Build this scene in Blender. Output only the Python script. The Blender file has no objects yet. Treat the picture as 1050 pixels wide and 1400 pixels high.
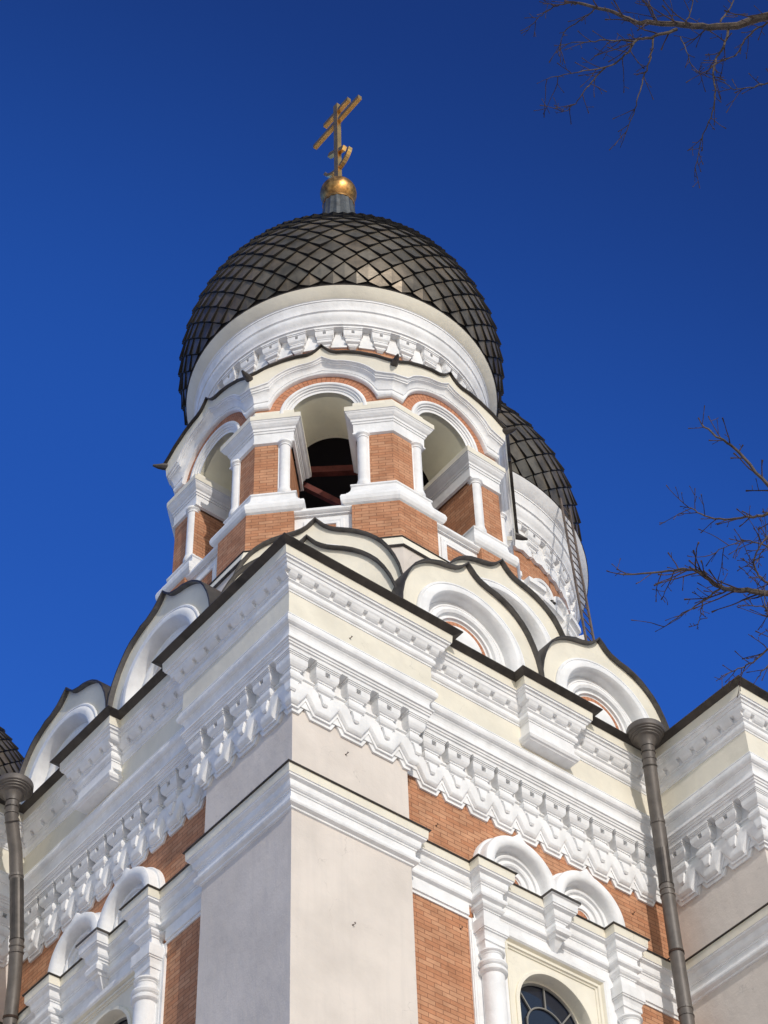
import bpy, math, random
from mathutils import Vector, Matrix
random.seed(7)
R_ = math.radians
pi = math.pi
# ------------------------------------------------------------------ camera, sky, sun, exposure
scn = bpy.context.scene
COL = scn.collection
cam_d = bpy.data.cameras.new("camera"); cam = bpy.data.objects.new("camera", cam_d); COL.objects.link(cam)
CAMLOC = Vector((-12.70517, -17.12240, 1.6))
AZ, PIT, ROL = R_(-40.14683), R_(47.97285), R_(-2.15543)
CROT = Matrix.Rotation(AZ, 3, 'Z') @ Matrix.Rotation(pi/2 + PIT, 3, 'X') @ Matrix.Rotation(ROL, 3, 'Z')
cam.matrix_world = Matrix.Translation(CAMLOC) @ CROT.to_4x4()
cam_d.sensor_fit = 'VERTICAL'; cam_d.sensor_height = 36.0; cam_d.sensor_width = 27.0
FPX = 2945.96
cam_d.lens = 36.0 * FPX / 1400.0
cam_d.clip_start = 0.1; cam_d.clip_end = 5000
scn.camera = cam
SUN = Vector((-1.2, -4.6, 2.4)).normalized()      # towards the sun
world = bpy.data.worlds.new("World"); scn.world = world; world.use_nodes = True
wn = world.node_tree.nodes; wl = world.node_tree.links
bg = wn["Background"]
sky = wn.new("ShaderNodeTexSky"); sky.sky_type = 'NISHITA'; sky.sun_disc = False
sky.sun_elevation = math.asin(SUN.z); sky.sun_rotation = math.atan2(SUN.x, SUN.y)
sky.altitude = 60; sky.air_density = 1.0; sky.dust_density = 0.3; sky.ozone_density = 4.0
# the clear winter sky is deepest (most polarised) about 90 degrees and more away from the sun
wtc = wn.new("ShaderNodeTexCoord"); wdot = wn.new("ShaderNodeVectorMath"); wdot.operation = 'DOT_PRODUCT'; wdot.inputs[1].default_value = SUN
wl.new(wtc.outputs["Generated"], wdot.inputs[0])
wmr = wn.new("ShaderNodeMapRange"); wmr.inputs[1].default_value = -0.5; wmr.inputs[2].default_value = 0.6
wl.new(wdot.outputs["Value"], wmr.inputs[0])
wcr = wn.new("ShaderNodeValToRGB"); wcr.color_ramp.interpolation = 'EASE'; ce = wcr.color_ramp.elements
def dotp(v): return (v + 0.5)/1.1
ce[0].position = dotp(-0.48); ce[0].color = (0.31, 0.78, 1.68, 1); ce[1].position = dotp(0.50); ce[1].color = (1.65, 1.33, 1.02, 1)
_e = ce.new(dotp(0.055)); _e.color = (0.162, 0.325, 0.80, 1)
_e = ce.new(dotp(-0.22)); _e.color = (0.24, 0.64, 1.50, 1)
wl.new(wmr.outputs[0], wcr.inputs[0])
wmx = wn.new("ShaderNodeMix"); wmx.data_type = 'RGBA'; wmx.blend_type = 'MULTIPLY'; wmx.clamp_result = False; wmx.inputs[0].default_value = 1.0
wl.new(sky.outputs[0], wmx.inputs[6]); wl.new(wcr.outputs[0], wmx.inputs[7])
wl.new(wmx.outputs[2], bg.inputs[0]); bg.inputs[1].default_value = 0.15
sun_d = bpy.data.lights.new("sun", 'SUN'); sun_d.energy = 2.55; sun_d.angle = R_(0.53); sun_d.color = (1.0, 0.94, 0.86)
sun_o = bpy.data.objects.new("sun", sun_d); COL.objects.link(sun_o)
sun_o.rotation_euler = SUN.to_track_quat('Z', 'Y').to_euler(); sun_o.location = (-20, -60, 50)
scn.view_settings.view_transform = 'Standard'; scn.view_settings.look = 'None'
scn.view_settings.exposure = -0.17; scn.view_settings.gamma = 1.0; scn.view_settings.use_curve_mapping = False
scn.cycles.max_bounces = 6

# ------------------------------------------------------------------ materials
def mat(name, col, rough=0.8, metal=0.0, var=0.06, nscale=1.5, bump=0.0, bscale=60.0, streak=0.0, streak_col=None, spec=0.3, attr=False, crack=0.0):
    m = bpy.data.materials.new(name); m.use_nodes = True
    n = m.node_tree.nodes; l = m.node_tree.links; b = n["Principled BSDF"]
    b.inputs["Roughness"].default_value = rough; b.inputs["Metallic"].default_value = metal
    b.inputs["Specular IOR Level"].default_value = spec
    tc = n.new("ShaderNodeTexCoord")
    no = n.new("ShaderNodeTexNoise"); no.inputs["Scale"].default_value = nscale; no.inputs["Detail"].default_value = 6; no.inputs["Roughness"].default_value = 0.6
    l.new(tc.outputs["Object"], no.inputs["Vector"])
    mx = n.new("ShaderNodeMix"); mx.data_type = 'RGBA'
    mx.inputs[6].default_value = (*[max(0, c * (1 - var * 2.2)) for c in col], 1); mx.inputs[7].default_value = (*[min(1, c * (1 + var)) for c in col], 1)
    mr = n.new("ShaderNodeMapRange"); mr.inputs[1].default_value = 0.32; mr.inputs[2].default_value = 0.6
    l.new(no.outputs[0], mr.inputs[0]); l.new(mr.outputs[0], mx.inputs[0])
    out = mx.outputs[2]
    if streak > 0:
        mp = n.new("ShaderNodeMapping"); mp.inputs["Scale"].default_value = (7, 7, 0.45); l.new(tc.outputs["Object"], mp.inputs[0])
        n2 = n.new("ShaderNodeTexNoise"); n2.inputs["Scale"].default_value = 1.0; n2.inputs["Detail"].default_value = 7; n2.inputs["Roughness"].default_value = 0.65; l.new(mp.outputs[0], n2.inputs["Vector"])
        m2 = n.new("ShaderNodeMapRange"); m2.inputs[1].default_value = 0.5; m2.inputs[2].default_value = 0.75; m2.inputs[4].default_value = streak; l.new(n2.outputs[0], m2.inputs[0])
        mx2 = n.new("ShaderNodeMix"); mx2.data_type = 'RGBA'; l.new(m2.outputs[0], mx2.inputs[0]); l.new(out, mx2.inputs[6])
        mx2.inputs[7].default_value = (*(streak_col or [c * 0.6 for c in col]), 1); out = mx2.outputs[2]
    if attr:
        at = n.new("ShaderNodeAttribute"); at.attribute_name = "tone"
        mm = n.new("ShaderNodeMix"); mm.data_type = 'RGBA'; mm.blend_type = 'MULTIPLY'; mm.inputs[0].default_value = 1
        l.new(out, mm.inputs[6]); l.new(at.outputs["Color"], mm.inputs[7]); out = mm.outputs[2]
    l.new(out, b.inputs["Base Color"])
    if bump > 0:
        nb = n.new("ShaderNodeTexNoise"); nb.inputs["Scale"].default_value = bscale; nb.inputs["Detail"].default_value = 4; l.new(tc.outputs["Object"], nb.inputs["Vector"])
        bp = n.new("ShaderNodeBump"); bp.inputs["Strength"].default_value = bump; bp.inputs["Distance"].default_value = 0.01
        l.new(nb.outputs[0], bp.inputs["Height"])
        nc = n.new("ShaderNodeTexNoise"); nc.inputs["Scale"].default_value = bscale/9; nc.inputs["Detail"].default_value = 3; l.new(tc.outputs["Object"], nc.inputs["Vector"])
        bq = n.new("ShaderNodeBump"); bq.inputs["Strength"].default_value = min(1, bump*2.2); bq.inputs["Distance"].default_value = 0.02
        l.new(nc.outputs[0], bq.inputs["Height"]); l.new(bp.outputs[0], bq.inputs["Normal"]); l.new(bq.outputs[0], b.inputs["Normal"])
    if crack:
        vo = n.new("ShaderNodeTexVoronoi"); vo.feature = 'DISTANCE_TO_EDGE'; vo.inputs["Scale"].default_value = 0.8
        wz = n.new("ShaderNodeTexNoise"); wz.inputs["Scale"].default_value = 2.5; wz.inputs["Detail"].default_value = 5; l.new(tc.outputs["Object"], wz.inputs["Vector"])
        wa = n.new("ShaderNodeMixRGB"); wa.blend_type = 'LINEAR_LIGHT'; wa.inputs[0].default_value = 0.35; l.new(tc.outputs["Object"], wa.inputs[1]); l.new(wz.outputs["Color"], wa.inputs[2]); l.new(wa.outputs[0], vo.inputs["Vector"])
        cm = n.new("ShaderNodeMapRange"); cm.inputs[1].default_value = 0.0; cm.inputs[2].default_value = 0.006; cm.inputs[3].default_value = crack; cm.inputs[4].default_value = 0; l.new(vo.outputs["Distance"], cm.inputs[0])
        gm = n.new("ShaderNodeMapRange"); gm.inputs[1].default_value = 0.5; gm.inputs[2].default_value = 0.62; l.new(wz.outputs[0], gm.inputs[0])
        gx = n.new("ShaderNodeMath"); gx.operation = 'MULTIPLY'; l.new(cm.outputs[0], gx.inputs[0]); l.new(gm.outputs[0], gx.inputs[1])
        cx = n.new("ShaderNodeMixRGB"); l.new(gx.outputs[0], cx.inputs[0]); l.new(out, cx.inputs[1]); cx.inputs[2].default_value = (*[c*.45 for c in col], 1); l.new(cx.outputs[0], b.inputs["Base Color"])
    return m

def brick_mat(name, c1, c2, mortar, w=0.25, h=0.072, off=0.5):
    m = bpy.data.materials.new(name); m.use_nodes = True
    n = m.node_tree.nodes; l = m.node_tree.links; b = n["Principled BSDF"]; b.inputs["Roughness"].default_value = 0.85; b.inputs["Specular IOR Level"].default_value = 0.2
    uv = n.new("ShaderNodeUVMap")
    nz = n.new("ShaderNodeTexNoise"); nz.inputs["Scale"].default_value = 5.0; nz.inputs["Detail"].default_value = 3; l.new(uv.outputs[0], nz.inputs["Vector"])
    ad = n.new("ShaderNodeMixRGB"); ad.blend_type = 'LINEAR_LIGHT'; ad.inputs[0].default_value = 0.008; l.new(uv.outputs[0], ad.inputs[1]); l.new(nz.outputs["Color"], ad.inputs[2])
    br = n.new("ShaderNodeTexBrick"); br.offset = off; br.inputs["Scale"].default_value = 1; br.inputs["Brick Width"].default_value = w; br.inputs["Row Height"].default_value = h
    br.inputs["Mortar Size"].default_value = 0.0055; br.inputs["Mortar Smooth"].default_value = 0.3; br.inputs["Bias"].default_value = -0.1
    br.inputs["Color1"].default_value = (*c1, 1); br.inputs["Color2"].default_value = (*c2, 1); br.inputs["Mortar"].default_value = (*mortar, 1)
    l.new(ad.outputs[0], br.inputs["Vector"])
    n2 = n.new("ShaderNodeTexNoise"); n2.inputs["Scale"].default_value = 3; n2.inputs["Detail"].default_value = 8; n2.inputs["Roughness"].default_value = 0.7; l.new(uv.outputs[0], n2.inputs["Vector"])
    mr = n.new("ShaderNodeMapRange"); mr.inputs[1].default_value = 0.3; mr.inputs[2].default_value = 0.7; mr.inputs[3].default_value = 0.72; mr.inputs[4].default_value = 1.18; l.new(n2.outputs[0], mr.inputs[0])
    mm = n.new("ShaderNodeMixRGB"); mm.blend_type = 'MULTIPLY'; mm.inputs[0].default_value = 1; l.new(br.outputs["Color"], mm.inputs[1]); l.new(mr.outputs[0], mm.inputs[2])
    n3 = n.new("ShaderNodeTexNoise"); n3.inputs["Scale"].default_value = 14; n3.inputs["Detail"].default_value = 5; l.new(uv.outputs[0], n3.inputs["Vector"])
    m3 = n.new("ShaderNodeMapRange"); m3.inputs[1].default_value = 0.6; m3.inputs[2].default_value = 0.75; m3.inputs[4].default_value = 0.3; l.new(n3.outputs[0], m3.inputs[0])
    mx = n.new("ShaderNodeMixRGB"); l.new(m3.outputs[0], mx.inputs[0]); l.new(mm.outputs[0], mx.inputs[1]); mx.inputs[2].default_value = (0.60, 0.36, 0.22, 1)
    l.new(mx.outputs[0], b.inputs["Base Color"])
    bp = n.new("ShaderNodeBump"); bp.inputs["Strength"].default_value = 0.5; bp.inputs["Distance"].default_value = 0.008; bp.invert = True
    l.new(br.outputs["Fac"], bp.inputs["Height"]); l.new(bp.outputs[0], b.inputs["Normal"])
    return m

WHITE = mat("white_painted_plaster", (0.84, 0.84, 0.84), 0.75, var=0.05, nscale=2.2, bump=0.2, bscale=80, streak=0.32, streak_col=(0.64, 0.625, 0.60))
CREAM = mat("cream_painted_plaster", (0.79, 0.745, 0.63), 0.8, var=0.05, nscale=1.2, bump=0.2, bscale=50, streak=0.3, streak_col=(0.68, 0.65, 0.58), crack=0.3)
BEIGE = mat("beige_wall_plaster", (0.70, 0.635, 0.575), 0.85, var=0.05, nscale=0.9, bump=0.25, bscale=35, streak=0.4, streak_col=(0.58, 0.535, 0.495), crack=0.35)
YELLOW = mat("yellow_lime_plaster", (0.84, 0.80, 0.62), 0.85, var=0.05, nscale=1.2, bump=0.1)
BRICK = brick_mat("orange_brick", (0.49, 0.225, 0.12), (0.58, 0.315, 0.185), (0.26, 0.125, 0.075))
BRICKD = brick_mat("red_brick_deep", (0.40, 0.15, 0.085), (0.46, 0.19, 0.115), (0.20, 0.09, 0.06))
BRICKV = brick_mat("orange_brick_voussoir", (0.50, 0.215, 0.12), (0.58, 0.28, 0.165), (0.24, 0.115, 0.07), w=0.26, h=0.085, off=0.5)
ROOF = mat("dark_roof_metal", (0.048, 0.040, 0.035), 0.5, metal=0.15, var=0.25, nscale=3, bump=0.2, bscale=12, streak=0.6, streak_col=(0.10, 0.085, 0.07), spec=0.5)
SOFF = mat("grey_roof_underside", (0.12, 0.112, 0.11), 0.7, metal=0.0, var=0.2, nscale=4)
TILE = mat("weathered_metal_scales", (0.155, 0.130, 0.098), 0.38, metal=0.45, var=0.2, nscale=2.5, bump=0.15, bscale=20, spec=0.5, attr=True)
TILED = mat("dark_dome_sheet", (0.02, 0.018, 0.017), 0.7, metal=0.2)
NECK = mat("grey_neck_metal", (0.13, 0.135, 0.135), 0.45, metal=0.6, var=0.15, nscale=6, streak=0.4, streak_col=(0.09, 0.09, 0.09))
PIPE = mat("brown_grey_painted_pipe", (0.125, 0.108, 0.095), 0.5, metal=0.1, var=0.12, nscale=5, streak=0.35, streak_col=(0.10, 0.085, 0.075), spec=0.5)
PIPED = mat("dark_pipe_joint", (0.075, 0.065, 0.058), 0.4, metal=0.3, var=0.15, nscale=6)
GOLD = mat("worn_gilding", (0.78, 0.48, 0.17), 0.32, metal=0.9, var=0.10, nscale=4, streak=0.35, streak_col=(0.30, 0.16, 0.07))
GOLDT = mat("tarnished_gilding", (0.50, 0.27, 0.09), 0.42, metal=0.85, var=0.35, nscale=5, streak=0.9, streak_col=(0.085, 0.055, 0.035))
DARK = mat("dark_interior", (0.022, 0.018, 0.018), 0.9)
BEAM = mat("red_painted_steel", (0.13, 0.03, 0.022), 0.6, var=0.2, nscale=6)
BRONZE = mat("bell_bronze", (0.10, 0.085, 0.055), 0.4, metal=0.9, var=0.2)
IRON = mat("rusty_iron", (0.07, 0.045, 0.035), 0.7, metal=0.5, var=0.3, nscale=8)
LADD = mat("brown_painted_ladder", (0.16, 0.125, 0.105), 0.6, metal=0.3, var=0.2)
LEAD = mat("window_muntin", (0.26, 0.25, 0.23), 0.6, metal=0.2)
BARK = mat("bark", (0.105, 0.08, 0.062), 0.85, var=0.3, nscale=14, bump=0.4, bscale=40, streak=0.4, streak_col=(0.19, 0.17, 0.11))
TWIG = mat("reddish_twig_bark", (0.070, 0.046, 0.040), 0.8, var=0.3, nscale=10)
GROUND = mat("cobble_paving", (0.60, 0.54, 0.47), 0.9, var=0.2, nscale=0.6, bump=0.4, bscale=6)
GLASS = bpy.data.materials.new("dark_window_glass"); GLASS.use_nodes = True
gb = GLASS.node_tree.nodes["Principled BSDF"]; gb.inputs["Base Color"].default_value = (0.012, 0.016, 0.03, 1); gb.inputs["Roughness"].default_value = 0.08; gb.inputs["Specular IOR Level"].default_value = 0.8
_gn = GLASS.node_tree.nodes.new("ShaderNodeTexNoise"); _gn.inputs["Scale"].default_value = 3
_gb = GLASS.node_tree.nodes.new("ShaderNodeBump"); _gb.inputs["Strength"].default_value = 0.08
GLASS.node_tree.links.new(_gn.outputs[0], _gb.inputs["Height"]); GLASS.node_tree.links.new(_gb.outputs[0], gb.inputs["Normal"])

# ------------------------------------------------------------------ mesh building
class MB:
    def __init__(s): s.v = []; s.f = []; s.m = []; s.uv = []; s.mats = []; s.tone = []
    def mi(s, m):
        if m not in s.mats: s.mats.append(m)
        return s.mats.index(m)
    def add(s, vs, fs, m, uvs=None, tone=None):
        o = len(s.v); s.v.extend([tuple(v) for v in vs]); k = s.mi(m)
        for i, f in enumerate(fs):
            s.f.append([o + a for a in f]); s.m.append(k); s.uv.append(uvs[i] if uvs else None); s.tone.append(tone)
    def quad(s, a, b, c, d, m, uv=None): s.add([a, b, c, d], [(0, 1, 2, 3)], m, [uv] if uv else None)
    def grid(s, rows, m, close_u=False, close_v=False, matrow=None, uvrows=None):
        """rows: list of lists of points (same length); matrow: material per row gap"""
        o = len(s.v); nr = len(rows); nc = len(rows[0])
        for r in rows: s.v.extend([tuple(p) for p in r])
        for i in range(nr if close_v else nr - 1):
            i2 = (i + 1) % nr; k = s.mi(matrow[i] if matrow else m)
            for j in range(nc if close_u else nc - 1):
                j2 = (j + 1) % nc
                s.f.append([o + i*nc + j, o + i*nc + j2, o + i2*nc + j2, o + i2*nc + j]); s.m.append(k); s.tone.append(None)
                s.uv.append([uvrows[i][j], uvrows[i][j2], uvrows[i2][j2], uvrows[i2][j]] if uvrows else None)
    def box(s, c, d, m, rz=0.0, uv=False):
        ca, sa = math.cos(rz), math.sin(rz); V = []
        for z in (-1, 1):
            for x, y in ((-1, -1), (1, -1), (1, 1), (-1, 1)):
                X, Y = x*d[0]/2, y*d[1]/2; V.append((c[0] + X*ca - Y*sa, c[1] + X*sa + Y*ca, c[2] + z*d[2]/2))
        s.add(V, [(0, 3, 2, 1), (4, 5, 6, 7), (0, 1, 5, 4), (1, 2, 6, 5), (2, 3, 7, 6), (3, 0, 4, 7)], m)
    def bar(s, a, b, w, h, m, up=(0, 0, 1)):
        a = Vector(a); b = Vector(b); d = (b - a).normalized(); u = Vector(up)
        if abs(d.dot(u)) > 0.98: u = Vector((1, 0, 0))
        x = d.cross(u).normalized(); y = x.cross(d).normalized(); V = []
        for p in (a, b):
            for i, j in ((-1, -1), (1, -1), (1, 1), (-1, 1)): V.append(p + x*i*w/2 + y*j*h/2)
        s.add(V, [(0, 3, 2, 1), (4, 5, 6, 7), (0, 1, 5, 4), (1, 2, 6, 5), (2, 3, 7, 6), (3, 0, 4, 7)], m)
    def tube(s, pts, rad, m, n=8, cap=True):
        pts = [Vector(p) for p in pts]; rows = []; x = None
        for i, p in enumerate(pts):
            d = (pts[min(i+1, len(pts)-1)] - pts[max(i-1, 0)]).normalized()
            if x is None:
                x = d.cross(Vector((0.3, 0.2, 1)));
                if x.length < 1e-3: x = d.cross(Vector((1, 0, 0)))
                x.normalize()
            else:
                x = (x - d * x.dot(d)); x.normalize()
            y = d.cross(x); r = rad[i] if isinstance(rad, (list, tuple)) else rad
            rows.append([p + x*math.cos(2*pi*k/n)*r + y*math.sin(2*pi*k/n)*r for k in range(n)])
        o = len(s.v); s.grid(rows, m, close_u=True)
        if cap:
            k = s.mi(m); L = (len(pts)-1)*n
            s.f.append([o + j for j in range(n)][::-1]); s.m.append(k); s.uv.append(None); s.tone.append(None)
            s.f.append([o + L + j for j in range(n)]); s.m.append(k); s.uv.append(None); s.tone.append(None)
    def lathe(s, prof, m, c=(0, 0), n=48, matrow=None, a0=0.0, a1=2*pi, uv=False):
        full = abs(a1 - a0 - 2*pi) < 1e-6; k = n if full else n + 1; rows = []; uvr = []; L = 0
        for i, (r, z) in enumerate(prof):
            if i: L += math.hypot(prof[i][0]-prof[i-1][0], prof[i][1]-prof[i-1][1])
            rows.append([(c[0] + r*math.cos(a0 + (a1-a0)*j/n), c[1] + r*math.sin(a0 + (a1-a0)*j/n), z) for j in range(k)])
            rr = prof[0][0]; uvr.append([(rr*(a1-a0)*j/n, z) for j in range(k)])
        s.grid(rows, m, close_u=full, matrow=matrow, uvrows=uvr if (uv and not full) else None)
    def build(s, name, parent=None, loc=(0, 0, 0), rz=0.0, smooth=None, link=True):
        me = bpy.data.meshes.new(name); me.from_pydata(s.v, [], s.f)
        for m in s.mats: me.materials.append(m)
        me.polygons.foreach_set("material_index", s.m)
        if any(u is not None for u in s.uv):
            ul = me.uv_layers.new(name="UVMap"); d = ul.data; k = 0
            for f, u in zip(s.f, s.uv):
                for q in range(len(f)):
                    if u: d[k].uv = u[q]
                    k += 1
        if any(t is not None for t in s.tone):
            ca = me.color_attributes.new("tone", 'FLOAT_COLOR', 'CORNER'); k = 0
            for f, t in zip(s.f, s.tone):
                for q in range(len(f)):
                    ca.data[k].color = (*(t if t else (1, 1, 1)), 1); k += 1
        import bmesh
        bm = bmesh.new(); bm.from_mesh(me); bmesh.ops.recalc_face_normals(bm, faces=bm.faces); bm.to_mesh(me); bm.free()
        if smooth is not None:
            me.polygons.foreach_set("use_smooth", [True]*len(me.polygons)); me.set_sharp_from_angle(angle=R_(smooth))
        me.update()
        ob = bpy.data.objects.new(name, me)
        if link: COL.objects.link(ob)
        if parent: ob.parent = parent
        ob.location = loc; ob.rotation_euler = (0, 0, rz)
        return ob

def put(src, parent, loc=None, rz=None):
    """copy of a part with its sub-parts"""
    c = src.copy(); COL.objects.link(c); c.parent = parent
    if loc is not None: c.location = loc
    if rz is not None: c.rotation_euler = (0, 0, rz)
    for ch in [o for o in src.children]: put(ch, c)
    return c

def thing(name, label, cat, loc=(0, 0, 0), group=None):
    o = bpy.data.objects.new(name, None); COL.objects.link(o); o.location = loc
    o["label"] = label; o["category"] = cat
    if group: o["group"] = group
    return o

def sweep(mb, path, prof, m=None, closed=False, uv=False, u0=0.0):
    """path in plan, outward normal = (dy,-dx); prof = [(p, z[, mat])] top to bottom, mat colours the strip that follows"""
    n = len(path); dirs = []
    for i in range(n if closed else n - 1):
        a = path[i]; b = path[(i+1) % n]; L = math.hypot(b[0]-a[0], b[1]-a[1]); dirs.append(((b[0]-a[0])/L, (b[1]-a[1])/L, L))
    offs = []; us = []; u = u0
    for i in range(n):
        d1 = dirs[(i-1) % len(dirs)] if (closed or i > 0) else dirs[0]
        d2 = dirs[i % len(dirs)] if (closed or i < n-1) else dirs[-1]
        n1 = (d1[1], -d1[0]); n2 = (d2[1], -d2[0]); k = 1 + n1[0]*n2[0] + n1[1]*n2[1]
        offs.append(((n1[0]+n2[0])/k, (n1[1]+n2[1])/k)); us.append(u)
        if i < len(dirs): u += dirs[i][2]
    P = list(path); O = list(offs); U = list(us)
    if closed: P.append(path[0]); O.append(offs[0]); U.append(u)
    cur = m
    for i in range(len(prof)-1):
        q1 = prof[i]; q2 = prof[i+1]
        if len(q1) > 2: cur = q1[2]
        for j in range(len(P)-1):
            def pt(jj, q): return (P[jj][0] + O[jj][0]*q[0], P[jj][1] + O[jj][1]*q[0], q[1])
            mb.quad(pt(j, q1), pt(j+1, q1), pt(j+1, q2), pt(j, q2), cur,
                    [(U[j], q1[1]), (U[j+1], q1[1]), (U[j+1], q2[1]), (U[j], q2[1])] if uv else None)

def corbel(mb, levels, m, s0=0.0, y0=0.0, cap=True):
    """stack of three-sided boxes on a wall (wall plane y=y0, outward -y): levels (z, p, half width)"""
    rows = [[(s0-h, y0, z), (s0-h, y0-p, z), (s0+h, y0-p, z), (s0+h, y0, z)] for z, p, h in levels]
    mb.grid(rows, m)
    if cap:
        mb.quad(*rows[0], m); mb.quad(*rows[-1], m)

# ------------------------------------------------------------------ setting
g = MB(); g.quad((-600, -600, 0), (600, -600, 0), (600, 600, 0), (-600, 600, 0), GROUND)
go = g.build("ground"); go["kind"] = "structure"

# ------------------------------------------------------------------ the cathedral
CA = thing("cathedral", "white, cream and brick church corner with open belfry and dark scaled onion domes", "church")
D = 0.19; W = 1.98; E1 = 7.16; N1 = -1.79; S = 26.0
half = [(W, 0), (W, D), (E1, D), (E1, N1), (S-E1, N1), (S-E1, D), (S-W, D), (S-W, 0), (S, 0)]
PATH = [(0, 0)] + half[:-1] + [(S, 0), (S, S), (0, S), (0, S-W), (D, S-W), (D, S-E1), (N1, S-E1), (N1, E1), (D, E1), (D, W), (0, W)]
K0, K1c = 4.43, 4.75
def with_block(path):
    out = []
    for i, p in enumerate(path):
        out.append(p)
        if p == (W, D): out += [(K0, D), (K0, 0), (K1c, 0), (K1c, D)]
        if p == (D, E1): out += [(D, K1c), (0, K1c), (0, K0), (D, K0)]
    return out
PATHB = with_block(PATH)

# upper cornice
mb = MB()
sweep(mb, PATHB, [(0.532, 23.80, CREAM), (0.522, 23.648, WHITE), (0.503, 23.643), (0.503, 23.612), (0.476, 23.606), (0.467, 23.58), (0.462, 23.562), (0.445, 23.556),
    (0.443, 23.53), (0.436, 23.50), (0.42, 23.478), (0.352, 23.476), (0.34, 23.395), (0.348, 23.388), (0.348, 23.37), (0.318, 23.352), (0.316, 23.34), (0.332, 23.318),
    (0.342, 23.285), (0.338, 23.25), (0.32, 23.225), (0.303, 23.215), (0.30, 23.192), (0.284, 23.188)], closed=True)
def dentils(mb, frame, s_a, s_b, pitch=0.293, gap=0.075, first=None):
    s = s_a if first is None else first; lev = [(0.4215, 23.479), (0.405, 23.445), (0.385, 23.42), (0.362, 23.402), (0.343, 23.3955)]
    edges = [s_a]; x = first
    while x < s_b:
        if x > s_a: edges += [x - gap/2, x + gap/2]
        x += pitch
    edges.append(s_b)
    for i in range(0, len(edges)-1, 2):
        a, b = edges[i], edges[i+1]
        if b - a < 0.02: continue
        rows = [[frame(a, p, z) for p, z in [(0.33, 23.479)] + lev + [(0.33, 23.3955)]], [frame(b, p, z) for p, z in [(0.33, 23.479)] + lev + [(0.33, 23.3955)]]]
        mb.grid(rows, WHITE)
        mb.add(rows[0], [tuple(range(7))], WHITE); mb.add(rows[1], [tuple(range(7))], WHITE)
fr = lambda x0, y0: (lambda s, p, z: (x0 + s, y0 - p, z))
fl = lambda x0, y0: (lambda s, p, z: (x0 - p, y0 + s, z))
for f in (fr, fl):
    for (ox, oy) in ((0, 0), (E1, N1), (N1, E1)):
        conc = (f is fl and ox == E1) or (f is fr and ox == N1)
        dentils(mb, f(ox, oy), -0.36, (W + 0.36) if not conc else W - 0.37, first=-0.19)
    bx, by = (0, D) if f is fr else (D, 0)
    dentils(mb, f(bx, by), W + 0.35, K0 - 0.35, pitch=0.308, first=2.60)
    dentils(mb, f(bx, by), K1c + 0.35, E1 - 0.35, pitch=0.308, first=5.30)
    dentils(mb, f(0, 0), K0 - 0.36, K1c + 0.36, pitch=0.3, first=4.29)
mb.build("upper_cornice", CA)
# roof edge and roof slopes
mb = MB()
sweep(mb, PATHB, [(-0.15, 24.16, ROOF), (0.30, 23.985), (0.62, 23.875), (0.646, 23.860), (0.648, 23.845), (0.632, 23.842), (0.545, 23.80), (0.52, 23.795)], closed=True)
mb.build("roof_edge", CA)
mb = MB(); mb.add([(x, y, 24.05) for x, y in PATH], [tuple(range(len(PATH)))], ROOF); mb.build("flat_roof", CA)
# frieze
mb = MB(); sweep(mb, PATH, [(0.288, 23.20, CREAM), (0.288, 22.79), (0.292, 22.775, WHITE), (0.322, 22.735), (0.30, 22.73)], closed=True); mb.build("frieze", CA)
# lower cornice
mb = MB()
sweep(mb, PATH, [(0.28, 22.742, WHITE), (0.326, 22.742), (0.326, 22.728), (0.318, 22.722), (0.318, 22.705), (0.336, 22.69), (0.349, 22.655), (0.349, 22.62), (0.336, 22.585), (0.312, 22.567), (0.288, 22.56), (0.288, 22.545),
    (0.272, 22.53), (0.258, 22.50), (0.250, 22.46), (0.256, 22.41), (0.276, 22.368), (0.298, 22.348), (0.298, 22.325), (0.276, 22.318), (0.272, 22.285), (0.255, 22.278), (0.252, 22.248), (0.232, 22.24), (0.225, 22.205), (0.04, 22.20)], closed=True)
mb.build("lower_cornice", CA, smooth=28)
mb = MB(); sweep(mb, PATH, [(0.045, 22.21, WHITE), (0.045, 21.93), (0.075, 21.93), (0.075, 21.905), (0.045, 21.90), (0.045, 21.40)], closed=True); mb.build("bracket_course_wall", CA)
# key block hanging in the middle of each bay
def mk_block():
    b = MB(); w = (K1c-K0)/2
    sweep(b, [(-w, D), (-w, 0), (w, 0), (w, D)], [(0.288, 23.20, WHITE), (0.288, 23.0), (0.312, 22.985), (0.312, 22.97), (0.338, 22.945), (0.345, 22.905), (0.325, 22.865), (0.30, 22.855), (0.285, 22.835), (0.10, 22.83)])
    return b
kb = mk_block().build("cornice_block", CA, loc=((K0+K1c)/2, 0, 0))
put(kb, CA, loc=(0, (K0+K1c)/2, 0), rz=-pi/2)

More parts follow.
